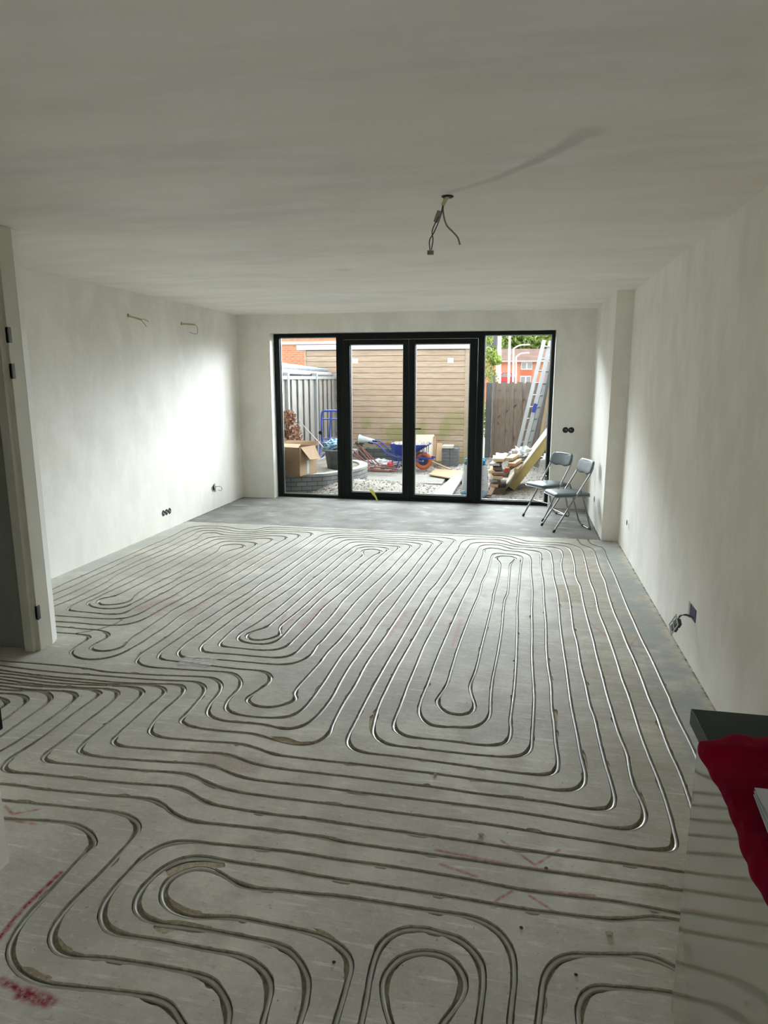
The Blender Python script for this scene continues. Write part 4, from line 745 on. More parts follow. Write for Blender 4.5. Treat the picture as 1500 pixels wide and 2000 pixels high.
M_pine = mat('fresh_pine', (.52, .36, .20), .7, var=.15, scale=9, stretch=(8, .6, 8)); M_pined = mat('orange_cut_end', (.42, .20, .075), .75, var=.2, scale=30)
M_grw = mat('grey_board', (.36, .33, .30), .8, var=.3, scale=12, stretch=(6, .6, 6))
M_foam = mat('cream_facing', (.68, .62, .47), .6); M_foamy = mat('yellow_foam_core', (.50, .38, .14), .8, var=.08, scale=9)
M_plast = mat('white_plastic_sheet', (.62, .63, .63), .35, var=.12, scale=7); M_cyan = mat('blue_plastic', (.05, .27, .50), .4, var=.4, scale=9, col2=(.45, .62, .72))
M_red = mat('red_plastic', (.55, .03, .04), .4); M_tile = mat('brown_roof_tiles', (.17, .105, .085), 1.0, spec=0.02, var=.25, scale=2); M_gtile = mat('grey_roof_tiles', (.15, .16, .19), 1.0, spec=0.02, var=.2, scale=3)
M_pole = mat('white_pole', (.70, .71, .71), .4); M_pane = mat('dark_window_pane', (.20, .22, .21), .15, spec=.7)

GZ = -.10
# ground: heaped rubble near the house, paving beyond
def gz(x, y):
    n = .030*noise.noise(Vector((x*1.7, y*1.7, 1)))+.014*noise.noise(Vector((x*6, y*6, 2)))+.007*noise.noise(Vector((x*17, y*17, 3)))
    m = .24*math.exp(-((x+2.55)/.62)**2-((y-10.15)/.50)**2)+.10*math.exp(-((x+3.3)/.4)**2-((y-10.0)/.25)**2)+.14*math.exp(-((x+1.75)/.8)**2-((y-10.5)/.7)**2)+.10*math.exp(-((x+2.4)/.5)**2-((y-11.2)/.5)**2)+.08*math.exp(-((x+1.0)/.9)**2-((y-13.9)/.5)**2)
    return GZ-.01+m+n*(1 if m > .02 else .45)
g = MB().grid(lambda u, v: (-4.4+u*5.9, 9.6+v*7.0, gz(-4.4+u*5.9, 9.6+v*7.0)), 200, 230)
struct(g.build('ground', M_rub2, smooth=True))
struct(box_obj('ground', (-30, 30, 16.4, 90, -.4, -.14), mat('street_paving', (.36, .35, .33), .9, var=.1, scale=2)))
struct(box_obj('ground', (-30, 30, 9.6, 16.6, -.5, -.35), M_soil))
# loose stones and clods: nobody could count them
st = MB(); rs = random.Random(5)
for i in range(5200):
    y = 9.7+rs.random()**1.3*5.0; x = rs.uniform(-3.9, .9); r = rs.uniform(.004, .017)*(1.4 if rs.random() < .08 else 1)
    if x < -2.5 and y > 10.6: continue
    z = gz(x, y)+r*.3; a = rs.random()*6; n = len(st.v)
    for px, py, pz in ((1, 0, 0), (0, 1, .1), (-1, .1, 0), (0, -1, 0), (.1, .1, .7), (0, 0, -.5)):
        q = Vector((px*r*rs.uniform(.7, 1.5), py*r*rs.uniform(.6, 1.1), pz*r)); q.rotate(Euler((0, 0, a))); st.v.append((x+q.x, y+q.y, z+q.z))
    for f in ((0, 1, 4), (1, 2, 4), (2, 3, 4), (3, 0, 4), (1, 0, 5), (2, 1, 5), (3, 2, 5), (0, 3, 5)): st.f.append([n+k for k in f]); st.mi.append(rs.choice((0, 0, 1, 1, 2)))
tag(st.build('rubble', [mat('rubble_pale', (.55, .51, .46), .9), mat('rubble_mid', (.33, .28, .22), .9), mat('rubble_dark', (.14, .12, .10), .9)]), 'loose stones and clods of earth strewn over the garden ground', 'rubble', kind='stuff')
# paving strip in front of the planter wall
tag(MB().box(-2.75, -1.3, 11.55, 12.6, GZ-.04, GZ+.035).build('paving_slab', M_pave, bevel=.006), 'pale concrete slab lying on the ground in front of the red steel rods', 'slab')

# big timber-clad garden shed
sh = thing('garden_shed', (-2.95, 14.75, GZ), 'large shed clad in pale horizontal planks with a white roof edge', 'shed')
sx0, sx1, ztop = -4.735, -1.20, 2.34
b = MB(); z = GZ
k = 0
while z < ztop-.01:
    h = min(.1215, ztop-z); yy = 14.75
    b.prism([(sx0, yy, z+.004), (sx1, yy, z+.004), (sx1, yy-.0, z+h-.004), (sx0, yy, z+h-.004)], (0, .03, 0)); z += .1215
for v in range(len(b.v)): b.v[v] = (b.v[v][0]+2.95, b.v[v][1]-14.75, b.v[v][2]-GZ)
b.build('plank_cladding', M_clad, sh, bevel=.004)
MB().box(sx0+2.95, sx1+2.95, .03, 3.2, 0, ztop-GZ).build('shed_wall', mat('dark_backing', (.05, .04, .03), .9), sh)
MB().box(sx1+2.95, sx1+3.04, -.02, .06, 0, ztop-GZ).build('corner_trim', plank_mat('larch_trim', (.42, .33, .25), 9, -1), sh, bevel=.004)
MB().box(sx0+2.92, sx0+2.95, -.015, .05, 0, ztop-GZ).build('corner_trim', M_clad, sh, bevel=.004)
MB().box(sx0+2.75, sx1+3.12, -.06, 3.3, ztop-GZ, ztop-GZ+.105).build('roof_fascia', M_fascia, sh, bevel=.006)
for x in (-3.608, -1.515): MB().box(x-.06+2.95, x+.06+2.95, -.006, 0, 2.05-GZ, 2.15-GZ).build('paper_sticker', M_white, sh)
# brick house behind
hs = thing('brick_house', (-8, 24, GZ), 'orange brick house with a white band standing behind the shed', 'house')
MB().box(-12, 5.6, 0, 6, 0, 6.5).build('brick_wall', M_orbrick, hs); MB().box(-12, 5.6, -.06, 0, 2.93-GZ, 3.02-GZ).build('white_band', M_fascia, hs)
# neighbour's outbuilding beyond the fence
nb = thing('outbuilding', (-4.4, 13, GZ), 'grey outbuilding with corrugated roof and gutter behind the left fence', 'shed')
MB().box(-2.5, 0, -2.6, 1.55, 0, 1.96).build('panel_wall', mat('grey_panel', (.33, .36, .39), .7, var=.1, scale=3), nb)
def corr(u, v):
    y = -2.7+4.3*u; w = .028*math.cos(2*PI*y/.076); return (.22-2.8*v, y, 2.00+.36*v+w)
MB().grid(corr, 460, 3).build('corrugated_roof', M_asb, nb, smooth=True, solid=.008)
MB().tube([(.24, -2.7, 1.955), (.24, 1.68, 1.905)], .048, n=12).build('gutter', M_pvc, nb, smooth=True)
for y in (-2.2, -1.2, -.35, .5, 1.35): MB().box(.0, .25, y-.012, y+.012, 1.80, 1.92).build('gutter_bracket', M_pvc, nb)
# left fence of vertical boards
fe = thing('board_fence', (-4.05, 12.5, GZ), 'weathered grey vertical board fence along the left garden border', 'fence')
posts = [9.75, 11.45, 13.16, 14.72]
for i, y in enumerate(posts):
    MB().box(-.05, .05, y-12.5-.05, y-12.5+.05, 0, 1.93).build('fence_post', M_conc, fe, bevel=.004)
for a, c in zip(posts, posts[1:]):
    b = MB(); n = 9; w = (c-a-.1)/n
    for i in range(n):
        y = a+.05+i*w-12.5; off = .012 if i % 2 else -.012
        b.box(off-.009, off+.009, y+.012, y+w-.03, .12, 1.81)
    b.build('board_panel', M_fgrey, fe); MB().box(-.04, .04, a-12.45, c-12.55, 1.81, 1.87).build('top_rail', M_conc, fe)
    MB().box(.022, .045, a-12.45, c-12.55, .5, .57).build('fence_rail', M_fgrey, fe); MB().box(-.045, -.022, a-12.45, c-12.55, 1.45, 1.52).build('fence_rail', M_fgrey, fe)

# curved planter wall of grey concrete blocks
pl = thing('garden_planter', (-3.3, 11.0, GZ), 'raised planter with a curved wall of grey blocks and pale coping', 'planter')
PX, PY = -3.3, 11.0
line = crs([(-3.95, 9.66, .28), (-3.62, 9.64, .28), (-2.958, 9.912, 0.280), (-2.795, 10.150, 0.280), (-2.632, 10.459, 0.280), (-2.544, 10.734, 0.280), (-2.520, 11.043, 0.280), (-2.631, 11.451, 0.280), (-2.824, 11.717, 0.280), (-3.052, 11.869, 0.280), (-3.22, 12.5, .28), (-3.30, 13.7, .28)], .05)
def wallband(off0, off1, z0, z1):
    m = MB(); L = []
    for i, p in enumerate(line):
        a, c = line[max(i-1, 0)], line[min(i+1, len(line)-1)]; d = Vector((c[0]-a[0], c[1]-a[1], 0)).normalized(); nn = Vector((d.y, -d.x, 0))
        L.append([tuple(Vector((p[0]-PX, p[1]-PY, 0))+nn*o+Vector((0, 0, zz))) for o, zz in ((off0, z0), (off0, z1), (off1, z1), (off1, z0))])
    n = len(m.v)
    for r_ in L: m.v += r_
    for i in range(len(L)-1):
        for k in range(4): m.f.append([n+i*4+k, n+i*4+(k+1) % 4, n+i*4+4+(k+1) % 4, n+i*4+4+k]); m.mi.append(0)
    m.f.append([n, n+1, n+2, n+3]); m.f.append([n+len(L)*4-4+k for k in range(4)][::-1]); m.mi += [0, 0]
    return m
wallband(0, -.10, -.05, .345).build('block_wall', M_greybrick, pl); wallband(.012, -.13, .345, .385).build('coping', mat('pale_coping', (.38, .38, .355), .8, var=.15, scale=9), pl)
def soil(u, v):
    k = v*(len(line)-1); i = min(int(k), len(line)-2); f = k-i; rx = line[i][0]*(1-f)+line[i+1][0]*f; ry = line[i][1]*(1-f)+line[i+1][1]*f
    lx, ly = -3.985, 9.66+4.04*v; x = lx+(rx-.03-lx)*u; y = ly+(ry-ly)*u
    return (x-PX, y-PY, .34+.02*noise.noise(Vector((x*4, y*4, 0)))+.04*math.sin(u*PI))
MB().grid(soil, 24, 90).build('planter_soil', M_soil, pl, smooth=True)

def leafcloud(name, mt, blobs, n, sz, parent, seed=1, upz=.3):
    r = random.Random(seed); m = MB()
    for i in range(n):
        c, rad = blobs[r.randrange(len(blobs))]
        d = Vector((r.gauss(0, 1), r.gauss(0, 1), r.gauss(0, 1))).normalized()*(r.random()**.4)
        p = Vector(c)+Vector((d.x*rad[0], d.y*rad[1], d.z*rad[2])); s = sz*r.uniform(.6, 1.4)
        q = Euler((r.uniform(-1.2, 1.2), r.uniform(-1.2, 1.2), r.uniform(0, 6.3)))
        P = [Vector(v) for v in ((-s, 0, 0), (0, -s*.45, s*.12), (s, 0, 0), (0, s*.45, s*.12))]
        for v in P: v.rotate(q)
        m.quad([p+v for v in P])
    return m.build(name, mt, parent)
def bush(name, loc, blobs, n, sz, mt, label, cat, trunk, seed):
    o = thing(name, loc, label, cat); leafcloud('foliage', mt, blobs, n, sz, o, seed)
    m = MB(); r = random.Random(seed)
    for a, b_, w in trunk: m.tube([a, ((a[0]+b_[0])/2+r.uniform(-.05, .05)*w*10, (a[1]+b_[1])/2, (a[2]+b_[2])/2), b_], w, n=6, rr=[w, w*.8, w*.5])
    m.build('trunk', M_bark, o); return o
bush('beech_bush', (-3.93, 11.2, .24), [((.02, 0, .55), (.17, .22, .33)), ((.12, -.1, .38), (.17, .2, .25)), ((.0, 0, .82), (.12, .14, .13)), ((.04, -.25, .28), (.2, .25, .25))], 2600, .030, M_leafb, 'small bush with dry brown leaves in the planter behind the cardboard box', 'bush',
     [((0, 0, 0), (0, 0, .7), .012), ((0, 0, .1), (.12, -.1, .5), .008), ((0, 0, .1), (-.1, .1, .6), .008)], 3)
bush('climbing_shrub', (-3.93, 14.5, .1), [((0, 0, 1.0), (.07, .1, .65)), ((.02, 0, .55), (.09, .12, .3)), ((0, 0, 1.5), (.05, .08, .2))], 420, .022, mat('ochre_leaves', (.34, .22, .08), .8, var=.3, scale=20), 'thin ochre-leaved climber against the shed corner, right of the fence', 'bush',
     [((0, 0, 0), (.03, 0, 1.75), .008), ((.02, 0, .3), (-.06, 0, 1.3), .006), ((0, 0, .2), (.09, 0, 1.0), .006)], 5)

# open cardboard box on the planter wall
cb = thing('cardboard_box', (-3.200, 9.547, 0.285), 'large open cardboard box standing on the left end of the block wall', 'box')
cb.rotation_euler = (0, 0, math.radians(-14))
H = .43
MB().box(-.62, 0, 0, .006, 0, H).build('box_front', M_card, cb); MB().box(-.62, 0, .46, .466, 0, H).build('box_back', M_card, cb); MB().box(-.62, 0, 0, .466, 0, .006).build('box_bottom', M_card, cb)
MB().box(-.006, 0, 0, .466, 0, H).build('box_side', M_cardl, cb); MB().box(-.62, -.614, 0, .466, 0, H).build('box_side', M_cardl, cb)
MB().prism([(0, .03, H), (-.01, .44, H), (.11, .42, H-.20), (.13, .08, H-.18)], (.004, 0, .004)).build('box_flap', M_card, cb)
MB().prism([(-.6, 0, H), (-.02, 0, H), (-.08, .17, H+.035), (-.55, .17, H+.03)], (0, .004, .003)).build('box_flap', M_cardl, cb)
MB().prism([(-.6, .466, H), (0, .466, H), (.04, .50, H+.06), (-.55, .52, H+.05)], (0, .004, .003)).build('box_flap', M_card, cb)
MB().box(.0, .002, .20, .26, .02, .22).build('packing_tape', M_plast, cb); MB().box(-.61, -.01, -.0015, 0, .205, .209).build('box_crease', mat('crease', (.26, .16, .09), .8), cb)

# blue sack truck
tr = thing('sack_truck', (0, 0, 0), 'blue steel hand truck with looped handle leaning upright against the fence', 'hand truck')
Yt = 12.2
MB().tube(crs([(-3.625, 12.150, 0.561), (-3.627, 12.150, 0.685), (-3.641, 12.200, 1.014), (-3.619, 12.200, 1.114), (-3.560, 12.200, 1.133), (-3.351, 12.300, 1.130), (-3.272, 12.300, 1.117), (-3.243, 12.300, 1.041), (-3.239, 12.300, 0.554)], .03), .019, n=10).build('handle_frame', M_blue, tr, smooth=True)
for a_, b_ in (((-3.632, 12.200, 0.981), (-3.244, 12.300, 0.980)), ((-3.639, 12.200, 0.566), (-3.249, 12.300, 0.564)), ((-3.638, 12.200, 0.614), (-3.248, 12.300, 0.612))): MB().tube([a_, b_], .014, n=8).build('crossbar', M_blue, tr, smooth=True)
MB().beam((-3.470, 12.250, 1.127), (-3.515, 12.250, 0.525), .05, .02).build('centre_bar', M_blue, tr)
MB().tube([(-3.624, 12.150, 0.570), (-3.620, 11.900, 0.244)], .016, n=8).build('lower_leg', M_blue, tr, smooth=True); MB().tube([(-3.520, 11.950, 0.364), (-3.606, 11.900, 0.235)], .013, n=8).build('lower_leg', M_blue, tr, smooth=True)
MB().lathe([(.0, -.02), (.035, -.018), (.035, .018), (0, .02)], n=14, M=Matrix.Translation(Vector((-3.636, 12.100, 0.736))) @ Matrix.Rotation(PI/2, 4, 'X')).build('grip_wheel', M_black, tr)
# mortar tub with plastic bag, and a lath leaning out of it
tb = thing('mortar_tub', (-2.959, 10.750, 0.241), 'dusty black mortar tub on the planter soil', 'tub')
MB().lathe([(0, .0), (.14, 0), (.155, .02), (.195, .30), (.215, .33), (.20, .34), (.185, .315), (.145, .03), (0, .02)], n=30).build('tub_body', M_tub, tb, smooth=True)
MB().tube(crs([(-.19, 0, .33), (-.24, -.03, .35), (-.2, -.1, .33)], .01), .012, n=6).build('tub_handle', M_tub, tb, smooth=True)
def crumple(w, d, h, s, fr=3, amp=.35):
    def fn(u, v):
        th = u*2*PI; ph = v*PI; k = 1+amp*noise.noise(Vector((math.cos(th)*math.sin(ph)*fr+s, math.sin(th)*math.sin(ph)*fr, math.cos(ph)*fr)))
        return (w*k*math.cos(th)*math.sin(ph), d*k*math.sin(th)*math.sin(ph), h*k*math.cos(ph))
    return fn
L0 = (-2.985, 10.800, 0.619)
tag(MB().grid(crumple(.19, .15, .12, 3, 5), 40, 24).build('plastic_bag', M_cyan, smooth=True, loc=L0), 'crumpled blue and white plastic in the black mortar tub', 'plastic bag')
tag(MB().tube([(-4.239, 12.400, 1.025), (-3.165, 10.750, 0.586)], .007, n=6).build('lath', mat('pale_stick', (.55, .50, .43), .6)), 'long thin pale stick leaning from the tub to the fence', 'stick')
tag(MB().beam((-3.676, 11.500, 0.225), (-3.448, 11.900, 0.314), .05, .03).build('grey_pipe', M_pvc), 'short pale grey bar lying on the planter soil behind the box', 'bar')

# low wall behind, red steel rods, cone
lw = thing('low_wall', (-2.4, 14.05, GZ), 'low dark block wall in front of the shed', 'wall')
MB().box(-1.3, .35, -.12, .12, 0, .36).build('block_wall', M_dkbrick, lw); MB().box(-1.3, .35, -.13, .13, .36, .40).build('coping', mat('mossy_coping', (.22, .23, .18), .9, var=.3, scale=12), lw)
tag(MB().beam((-2.980, 14.000, 0.351), (-2.265, 14.000, 0.364), .10, .07).build('timber_beam', mat('rusty_brown_beam', (.25, .11, .06), .7, var=.3, scale=8)), 'reddish brown beam lying on the low wall behind the wheelbarrow', 'beam')
cn = tag(MB().lathe([(.035, .0), (.04, .0), (.085, .30), (.105, .34), (.10, .35), (.075, .30)], n=20, M=Matrix.Translation(Vector((-3.014, 14.000, 0.415))) @ Matrix.Rotation(-PI/2+.12, 4, 'Y')).build('plastic_bucket', mat('pale_bucket', (.55, .56, .55), .5, var=.1, scale=9), smooth=True, solid=.004), 'pale bucket lying on its side on the low wall', 'bucket')
leaf = bush('withered_plant', (-3.338, 14.000, 0.344), [((0, 0, .02), (.12, .08, .07))], 160, .022, mat('olive_dry_leaves', (.12, .12, .06), .8, var=.4, scale=20), 'small withered plant on the low wall beside the bucket', 'plant', [((0, 0, -.05), (0, 0, .08), .006)], 8)
RODS = [((-3.353, 13.300, 0.326), (-2.792, 12.500, 0.095)), ((-3.320, 13.250, 0.290), (-2.790, 12.400, 0.049)), ((-3.281, 13.400, 0.360), (-2.794, 12.600, 0.132)), ((-3.229, 13.500, 0.372), (-2.654, 12.700, 0.093)), ((-3.196, 13.450, 0.346), (-2.683, 12.600, 0.065)), ((-3.329, 13.200, 0.233), (-2.979, 12.700, 0.135)), ((-2.814, 12.600, 0.122), (-2.779, 12.350, 0.036))]
RL = ['steepest of the red steel rods leaning on the planter end', 'red steel rod ending lowest beside the planter corner', 'red steel rod in the middle of the leaning bundle', 'rightmost red steel rod, leaning on the low wall', 'red steel rod just left of the rightmost leaning rod', 'leftmost red steel rod, partly behind the planter', 'short bent end of red steel standing by the planter corner']
for (a, c), lab in zip(RODS, RL): tag(MB().tube([a, c], .012, n=6).build('steel_rod', M_rust), lab, 'rod', 'leaning red steel rods')
for i, (a, c) in enumerate([((-2.779, 12.350, 0.046), (-2.229, 12.300, 0.029)), ((-2.751, 12.450, 0.063), (-2.285, 12.500, 0.069)), ((-2.653, 12.600, 0.086), (-2.352, 12.700, 0.076)), ((-2.728, 12.300, 0.030), (-2.365, 12.250, 0.027)), ((-2.723, 12.550, 0.071), (-2.226, 12.450, 0.038))]):
    tag(MB().tube([a, c], .013, n=6).build('steel_rod', M_rust), ['frontmost long red rod lying flat on the slab', 'second red rod from the back lying flat', 'rearmost red rod lying flat before the low wall', 'shortest front red rod lying flat on the slab', 'crossing red rod in the middle of the flat bundle'][i], 'rod', 'red steel rods lying flat')
tag(MB().grid(crumple(.38, .14, .085, 1, 4, .5), 50, 24).build('plastic_sheet', M_plast, smooth=True, loc=(-2.716, 13.200, 0.040)), 'crumpled white plastic lying against the low wall behind the rods', 'plastic sheet')
tag(MB().lathe([(.062*math.sin(PI*k/12), -.062*math.cos(PI*k/12)) for k in range(13)], n=24).build('red_ball', M_red, smooth=True, loc=(-2.489, 13.000, 0.060)), 'red ball lying on the white plastic left of the wheelbarrow', 'ball')

# wheelbarrow
wb = thing('wheelbarrow', (0, 0, 0), 'blue wheelbarrow with an orange wheel, filled with rubble, facing right', 'wheelbarrow')
Yw = 13.3
def tray(o):
    def fn(u, v):
        top = [(-2.537, 13.300, 0.451), (-1.721, 13.300, 0.512)]; bot = [(-2.463, 13.300, 0.241), (-2.067, 13.300, 0.209)]
        xt0, xt1, zt = top[0][0], top[1][0], top[0][2]; xb0, xb1, zb = bot[0][0], bot[1][0], bot[0][2]
        th = u*2*PI; c, s = math.cos(th), math.sin(th); e = .55
        sc = lambda q: math.copysign(abs(q)**e, q)
        cx = (xt0+xt1)/2*v+(xb0+xb1)/2*(1-v); hx = (xt1-xt0)/2*v+(xb1-xb0)/2*(1-v); hy = .29*v+.15*(1-v)
        return (cx+hx*sc(c), Yw+hy*sc(s), zb+(zt-zb)*v)
    return fn
m = MB().grid(tray(0), 48, 8); m.f.append([i for i in range(48)][::-1]); m.mi.append(0)
m.build('tray', M_blue, wb, smooth=True, solid=.006)
ctop = (-2.132, 13.300, 0.474)
MB().grid(lambda u, v: (ctop[0]-.36+.72*u, Yw-.24+.48*v, ctop[2]-.03+.05*noise.noise(Vector((u*6, v*6, 0)))+.05*math.sin(u*PI)*math.sin(v*PI)), 24, 16).build('rubble_load', M_rub2, wb, smooth=True)
for s in (-.20, .20):
    a = MB().tube(crs([(x, y+s, z) for x, y, z in ((-2.948, 13.300, 0.474), (-2.779, 13.300, 0.452), (-2.610, 13.300, 0.300), (-2.516, 13.300, 0.240), (-2.254, 13.300, 0.174), (-1.880, 13.300, 0.121))], .03), .015, n=8)
    a.build('frame_tube', M_blue, wb, smooth=True); p = (-2.895, 13.300, 0.468); MB().tube([(p[0]-.06, p[1]+s, p[2]+.005), (p[0]+.04, p[1]+s, p[2]-.008)], .018, n=8).build('hand_grip', M_black, wb, smooth=True)
    l1, l2, l3 = (-2.463, 13.300, 0.221), (-2.431, 13.300, -0.069), (-2.296, 13.300, 0.224)
    MB().tube([(l1[0], Yw+s, l1[2]), (l2[0]-.03, Yw+s, l2[2]), (l2[0]+.03, Yw+s, l2[2]), (l3[0], Yw+s, l3[2])], .012, n=8).build('leg', M_blue, wb, smooth=True)
    b1, b2 = (-1.885, 13.300, 0.478), (-1.870, 13.300, 0.142); MB().tube([(b1[0], Yw+s*.75, b1[2]), (b2[0], Yw+s*.4, b2[2])], .010, n=8).build('tray_brace', M_blue, wb, smooth=True); MB().tube([(b1[0]+.1, Yw+s*.75, b1[2]), (b2[0]+.07, Yw+s*.75, b2[2]+.12)], .008, n=8).build('tray_brace', M_blue, wb, smooth=True)
wc = Vector((-1.875, 13.300, 0.111)); WM = Matrix.Translation(wc) @ Matrix.Rotation(PI/2, 4, 'X')
MB().lathe([(.135+.046*math.cos(2*PI*k/12), .046*math.sin(2*PI*k/12)) for k in range(13)], n=36, M=WM).build('tyre', M_orange, wb, smooth=True)
MB().lathe([(0, .012), (.10, .016), (.105, 0), (.10, -.016), (0, -.012)], n=28, M=WM).build('wheel_rim', mat('dark_navy_rim', (.03, .05, .12), .4), wb); MB().lathe([(0, -.05), (.018, -.05), (.018, .05), (0, .05)], n=14, M=WM).build('hub', M_alu, wb)
f0, f1 = (-2.059, 13.250, 0.194), (-1.649, 13.250, 0.173)
for s in (-.13, .13): MB().beam((f0[0], Yw+s, f0[2]), (f1[0], Yw+s, f1[2]), .02, .03).build('wheel_bar', M_blue, wb)

tag(MB().prism([(-2.249, 14.300, 0.544), (-1.787, 14.300, 0.552), (-1.753, 14.000, 0.063), (-2.197, 14.000, 0.053)], (0, .03, 0)).build('leaning_sheet', M_foam), 'pale cream sheet leaning against the shed behind the wheelbarrow', 'board')
tag(MB().prism([(-1.795, 14.200, 0.517), (-1.730, 14.200, 0.475), (-1.676, 13.900, 0.055), (-1.761, 13.900, 0.053)], (0, .1, 0)).build('folded_cardboard', M_card), 'narrow folded cardboard standing right of the wheelbarrow wheel', 'cardboard')
tag(MB().prism([(-1.705, 14.100, 0.387), (-1.586, 14.100, 0.379), (-1.557, 13.800, 0.059), (-1.674, 13.800, 0.056)], (0, .12, 0)).build('folded_cardboard', M_cardl), 'wider cardboard piece beside the stack of grey blocks', 'cardboard')
# stack of grey pavers: each layer of blocks
bsx0, bsx1 = -1.56, -1.225
for r_ in range(6):
    for c_ in range(2):
        x0 = bsx0+c_*(bsx1-bsx0)/2
        o = MB().box(x0+.002, x0+(bsx1-bsx0)/2-.002, 13.75, 14.08, GZ+.03+r_*.065, GZ+.03+r_*.065+.062).build('paving_block', mat('grey_paver', (.16, .17, .17), .85, var=.2, scale=20), bevel=.004)
        tag(o, 'grey paving block in the stack by the shed, %s column, %s' % (('left', 'right')[c_], ('bottom layer', 'second layer up', 'third layer up', 'fourth layer up', 'layer below the top', 'top layer')[r_]), 'paving block', 'paving blocks stacked by the shed')
tag(MB().box(-1.55, -1.32, 13.72, 13.95, GZ+.42, GZ+.485).build('cream_tray', mat('cream_plastic', (.62, .60, .50), .5), bevel=.01), 'cream box lying on top of the stacked grey blocks', 'box')
tag(MB().beam((-1.849, 14.000, 0.039), (-1.315, 13.200, -0.036), .05, .02).build('broken_lath', M_pine), 'broken wooden lath lying on the rubble by the block stack', 'stick')
# plywood sheet, grey plank
pz = -.03
tag(MB().prism([(-1.629, 12.360, -0.040), (-1.615, 13.167, -0.040), (-0.840, 12.873, -0.040), (-0.751, 11.580, -0.040)], (0, 0, .018)).build('plywood_sheet', M_pine), 'yellowish plywood sheet lying flat on the garden ground', 'board')
tag(MB().prism([(-1.234, 9.678, 0.020), (-0.947, 9.736, 0.020), (-0.954, 11.882, 0.000), (-1.129, 12.008, 0.000)], (0, 0, .03)).build('scaffold_plank', M_grw), 'pale grey plank lying diagonally towards the right garden door', 'plank')

# cement bag in front of the lumber
bg_ = thing('plaster_bag', (-.66, 10.5, gz(-.6, 10.5)), 'white and blue plastic building-material bag beside the lumber pile', 'bag')
MB().grid(lambda u, v: (.21*(1-.12*v)*math.copysign(abs(math.cos(u*2*PI))**.6, math.cos(u*2*PI))+.02*noise.noise(Vector((u*9, v*5, 1))), .10*math.copysign(abs(math.sin(u*2*PI))**.7, math.sin(u*2*PI))*(1-.3*v), .10+.40*v), 40, 16).build('bag_body', M_plast, bg_, smooth=True)
MB().grid(lambda u, v: (.222*math.copysign(abs(math.cos(u*2*PI))**.6, math.cos(u*2*PI))*(.8+.2*math.sin(v*PI)), .112*math.copysign(abs(math.sin(u*2*PI))**.7, math.sin(u*2*PI)), .115*v), 40, 6).build('blue_bottom', M_cyan, bg_, smooth=True)
MB().grid(crumple(.15, .07, .075, 8, 4, .5), 30, 16).build('blue_top', mat('blue_film', (.03, .30, .55), .4), bg_, smooth=True); COL.objects[-1].location = (.0, 0, .55)
for k in range(3): MB().box(-.02+.0, .14, -.115, -.108, .20+k*.07, .215+k*.07).build('print_block', mat('faded_print', (.25, .35, .50), .6), bg_)

# lumber pile
LP = [
 ((-0.363, 10.700, 0.055), .10, .045, .03, .8, 'p'), ((-0.382, 10.720, 0.134), .13, .045, -.05, 1.0, 'g'), ((-0.318, 10.680, 0.191), .15, .045, -.10, .8, 'p'), ((-0.305, 10.700, 0.253), .16, .04, -.06, 1.0, 'b'), ((-0.419, 10.750, 0.268), .09, .045, .0, .9, 'p'),
 ((-0.326, 10.800, 0.313), .14, .05, -.05, 1.0, 'd'), ((-0.377, 10.800, 0.377), .16, .035, .05, 1.0, 'g'), ((-0.316, 10.850, 0.446), .17, .05, .05, 1.1, 'p'), ((-0.180, 10.700, 0.314), .06, .06, .12, .9, 'o'), ((-0.112, 10.750, 0.390), .11, .05, .12, .9, 'o'), ((-0.037, 10.800, 0.288), .06, .08, .10, .9, 'p'), ((-0.158, 10.950, 0.455), .12, .045, .12, 1.0, 'p'), ((-0.219, 10.850, 0.194), .12, .045, .02, .9, 'b')]
LN = ['short pale plank at the bottom of the lumber pile', 'grey plank low at the left of the lumber pile', 'pale plank end angled right in the lower lumber pile', 'brown plank in the middle of the lumber pile', 'small pale plank at the left edge of the lumber pile', 'dark plank under the grey one in the lumber pile', 'grey plank near the top left of the lumber pile', 'broad pale plank on top of the lumber pile, left', 'square batten with a red painted end in the lumber', 'orange-ended beam right of the red-ended batten', 'upright pale beam end at the right of the lumber', 'pale plank at the top right of the lumber pile', 'brown plank at the lower right of the lumber pile']
MM = {'p': M_pine, 'g': M_grw, 'b': mat('brown_plank', (.26, .16, .10), .8, var=.25, scale=12), 'd': mat('dark_plank', (.13, .095, .07), .8, var=.25, scale=12), 'o': M_pine}
for i, (c_, w, h_, yw, L_, k_) in enumerate(LP):
    o = MB().box(-w/2, w/2, 0, L_, -h_/2, h_/2).build('timber_plank', MM[k_], bevel=.002, loc=c_); o.rotation_euler = (math.radians(-1.5), 0, -yw); tag(o, LN[i], 'plank', 'planks in the lumber pile')
    if k_ == 'o': MB().box(-w/2, w/2, -.003, 0, -h_/2, h_/2).build('cut_end', M_red if i == 8 else M_pined, o)
tag(MB().beam((-0.429, 10.300, -0.035), (-0.382, 10.800, 0.031), .07, .03).build('timber_offcut', MM['b']), 'short brown offcut lying on the ground before the lumber', 'plank')
tag(MB().box(-.46, -.20, 10.85, 11.75, GZ-.02, .0).build('pallet', MM['d']), 'dark pallet carrying the lumber pile', 'pallet')
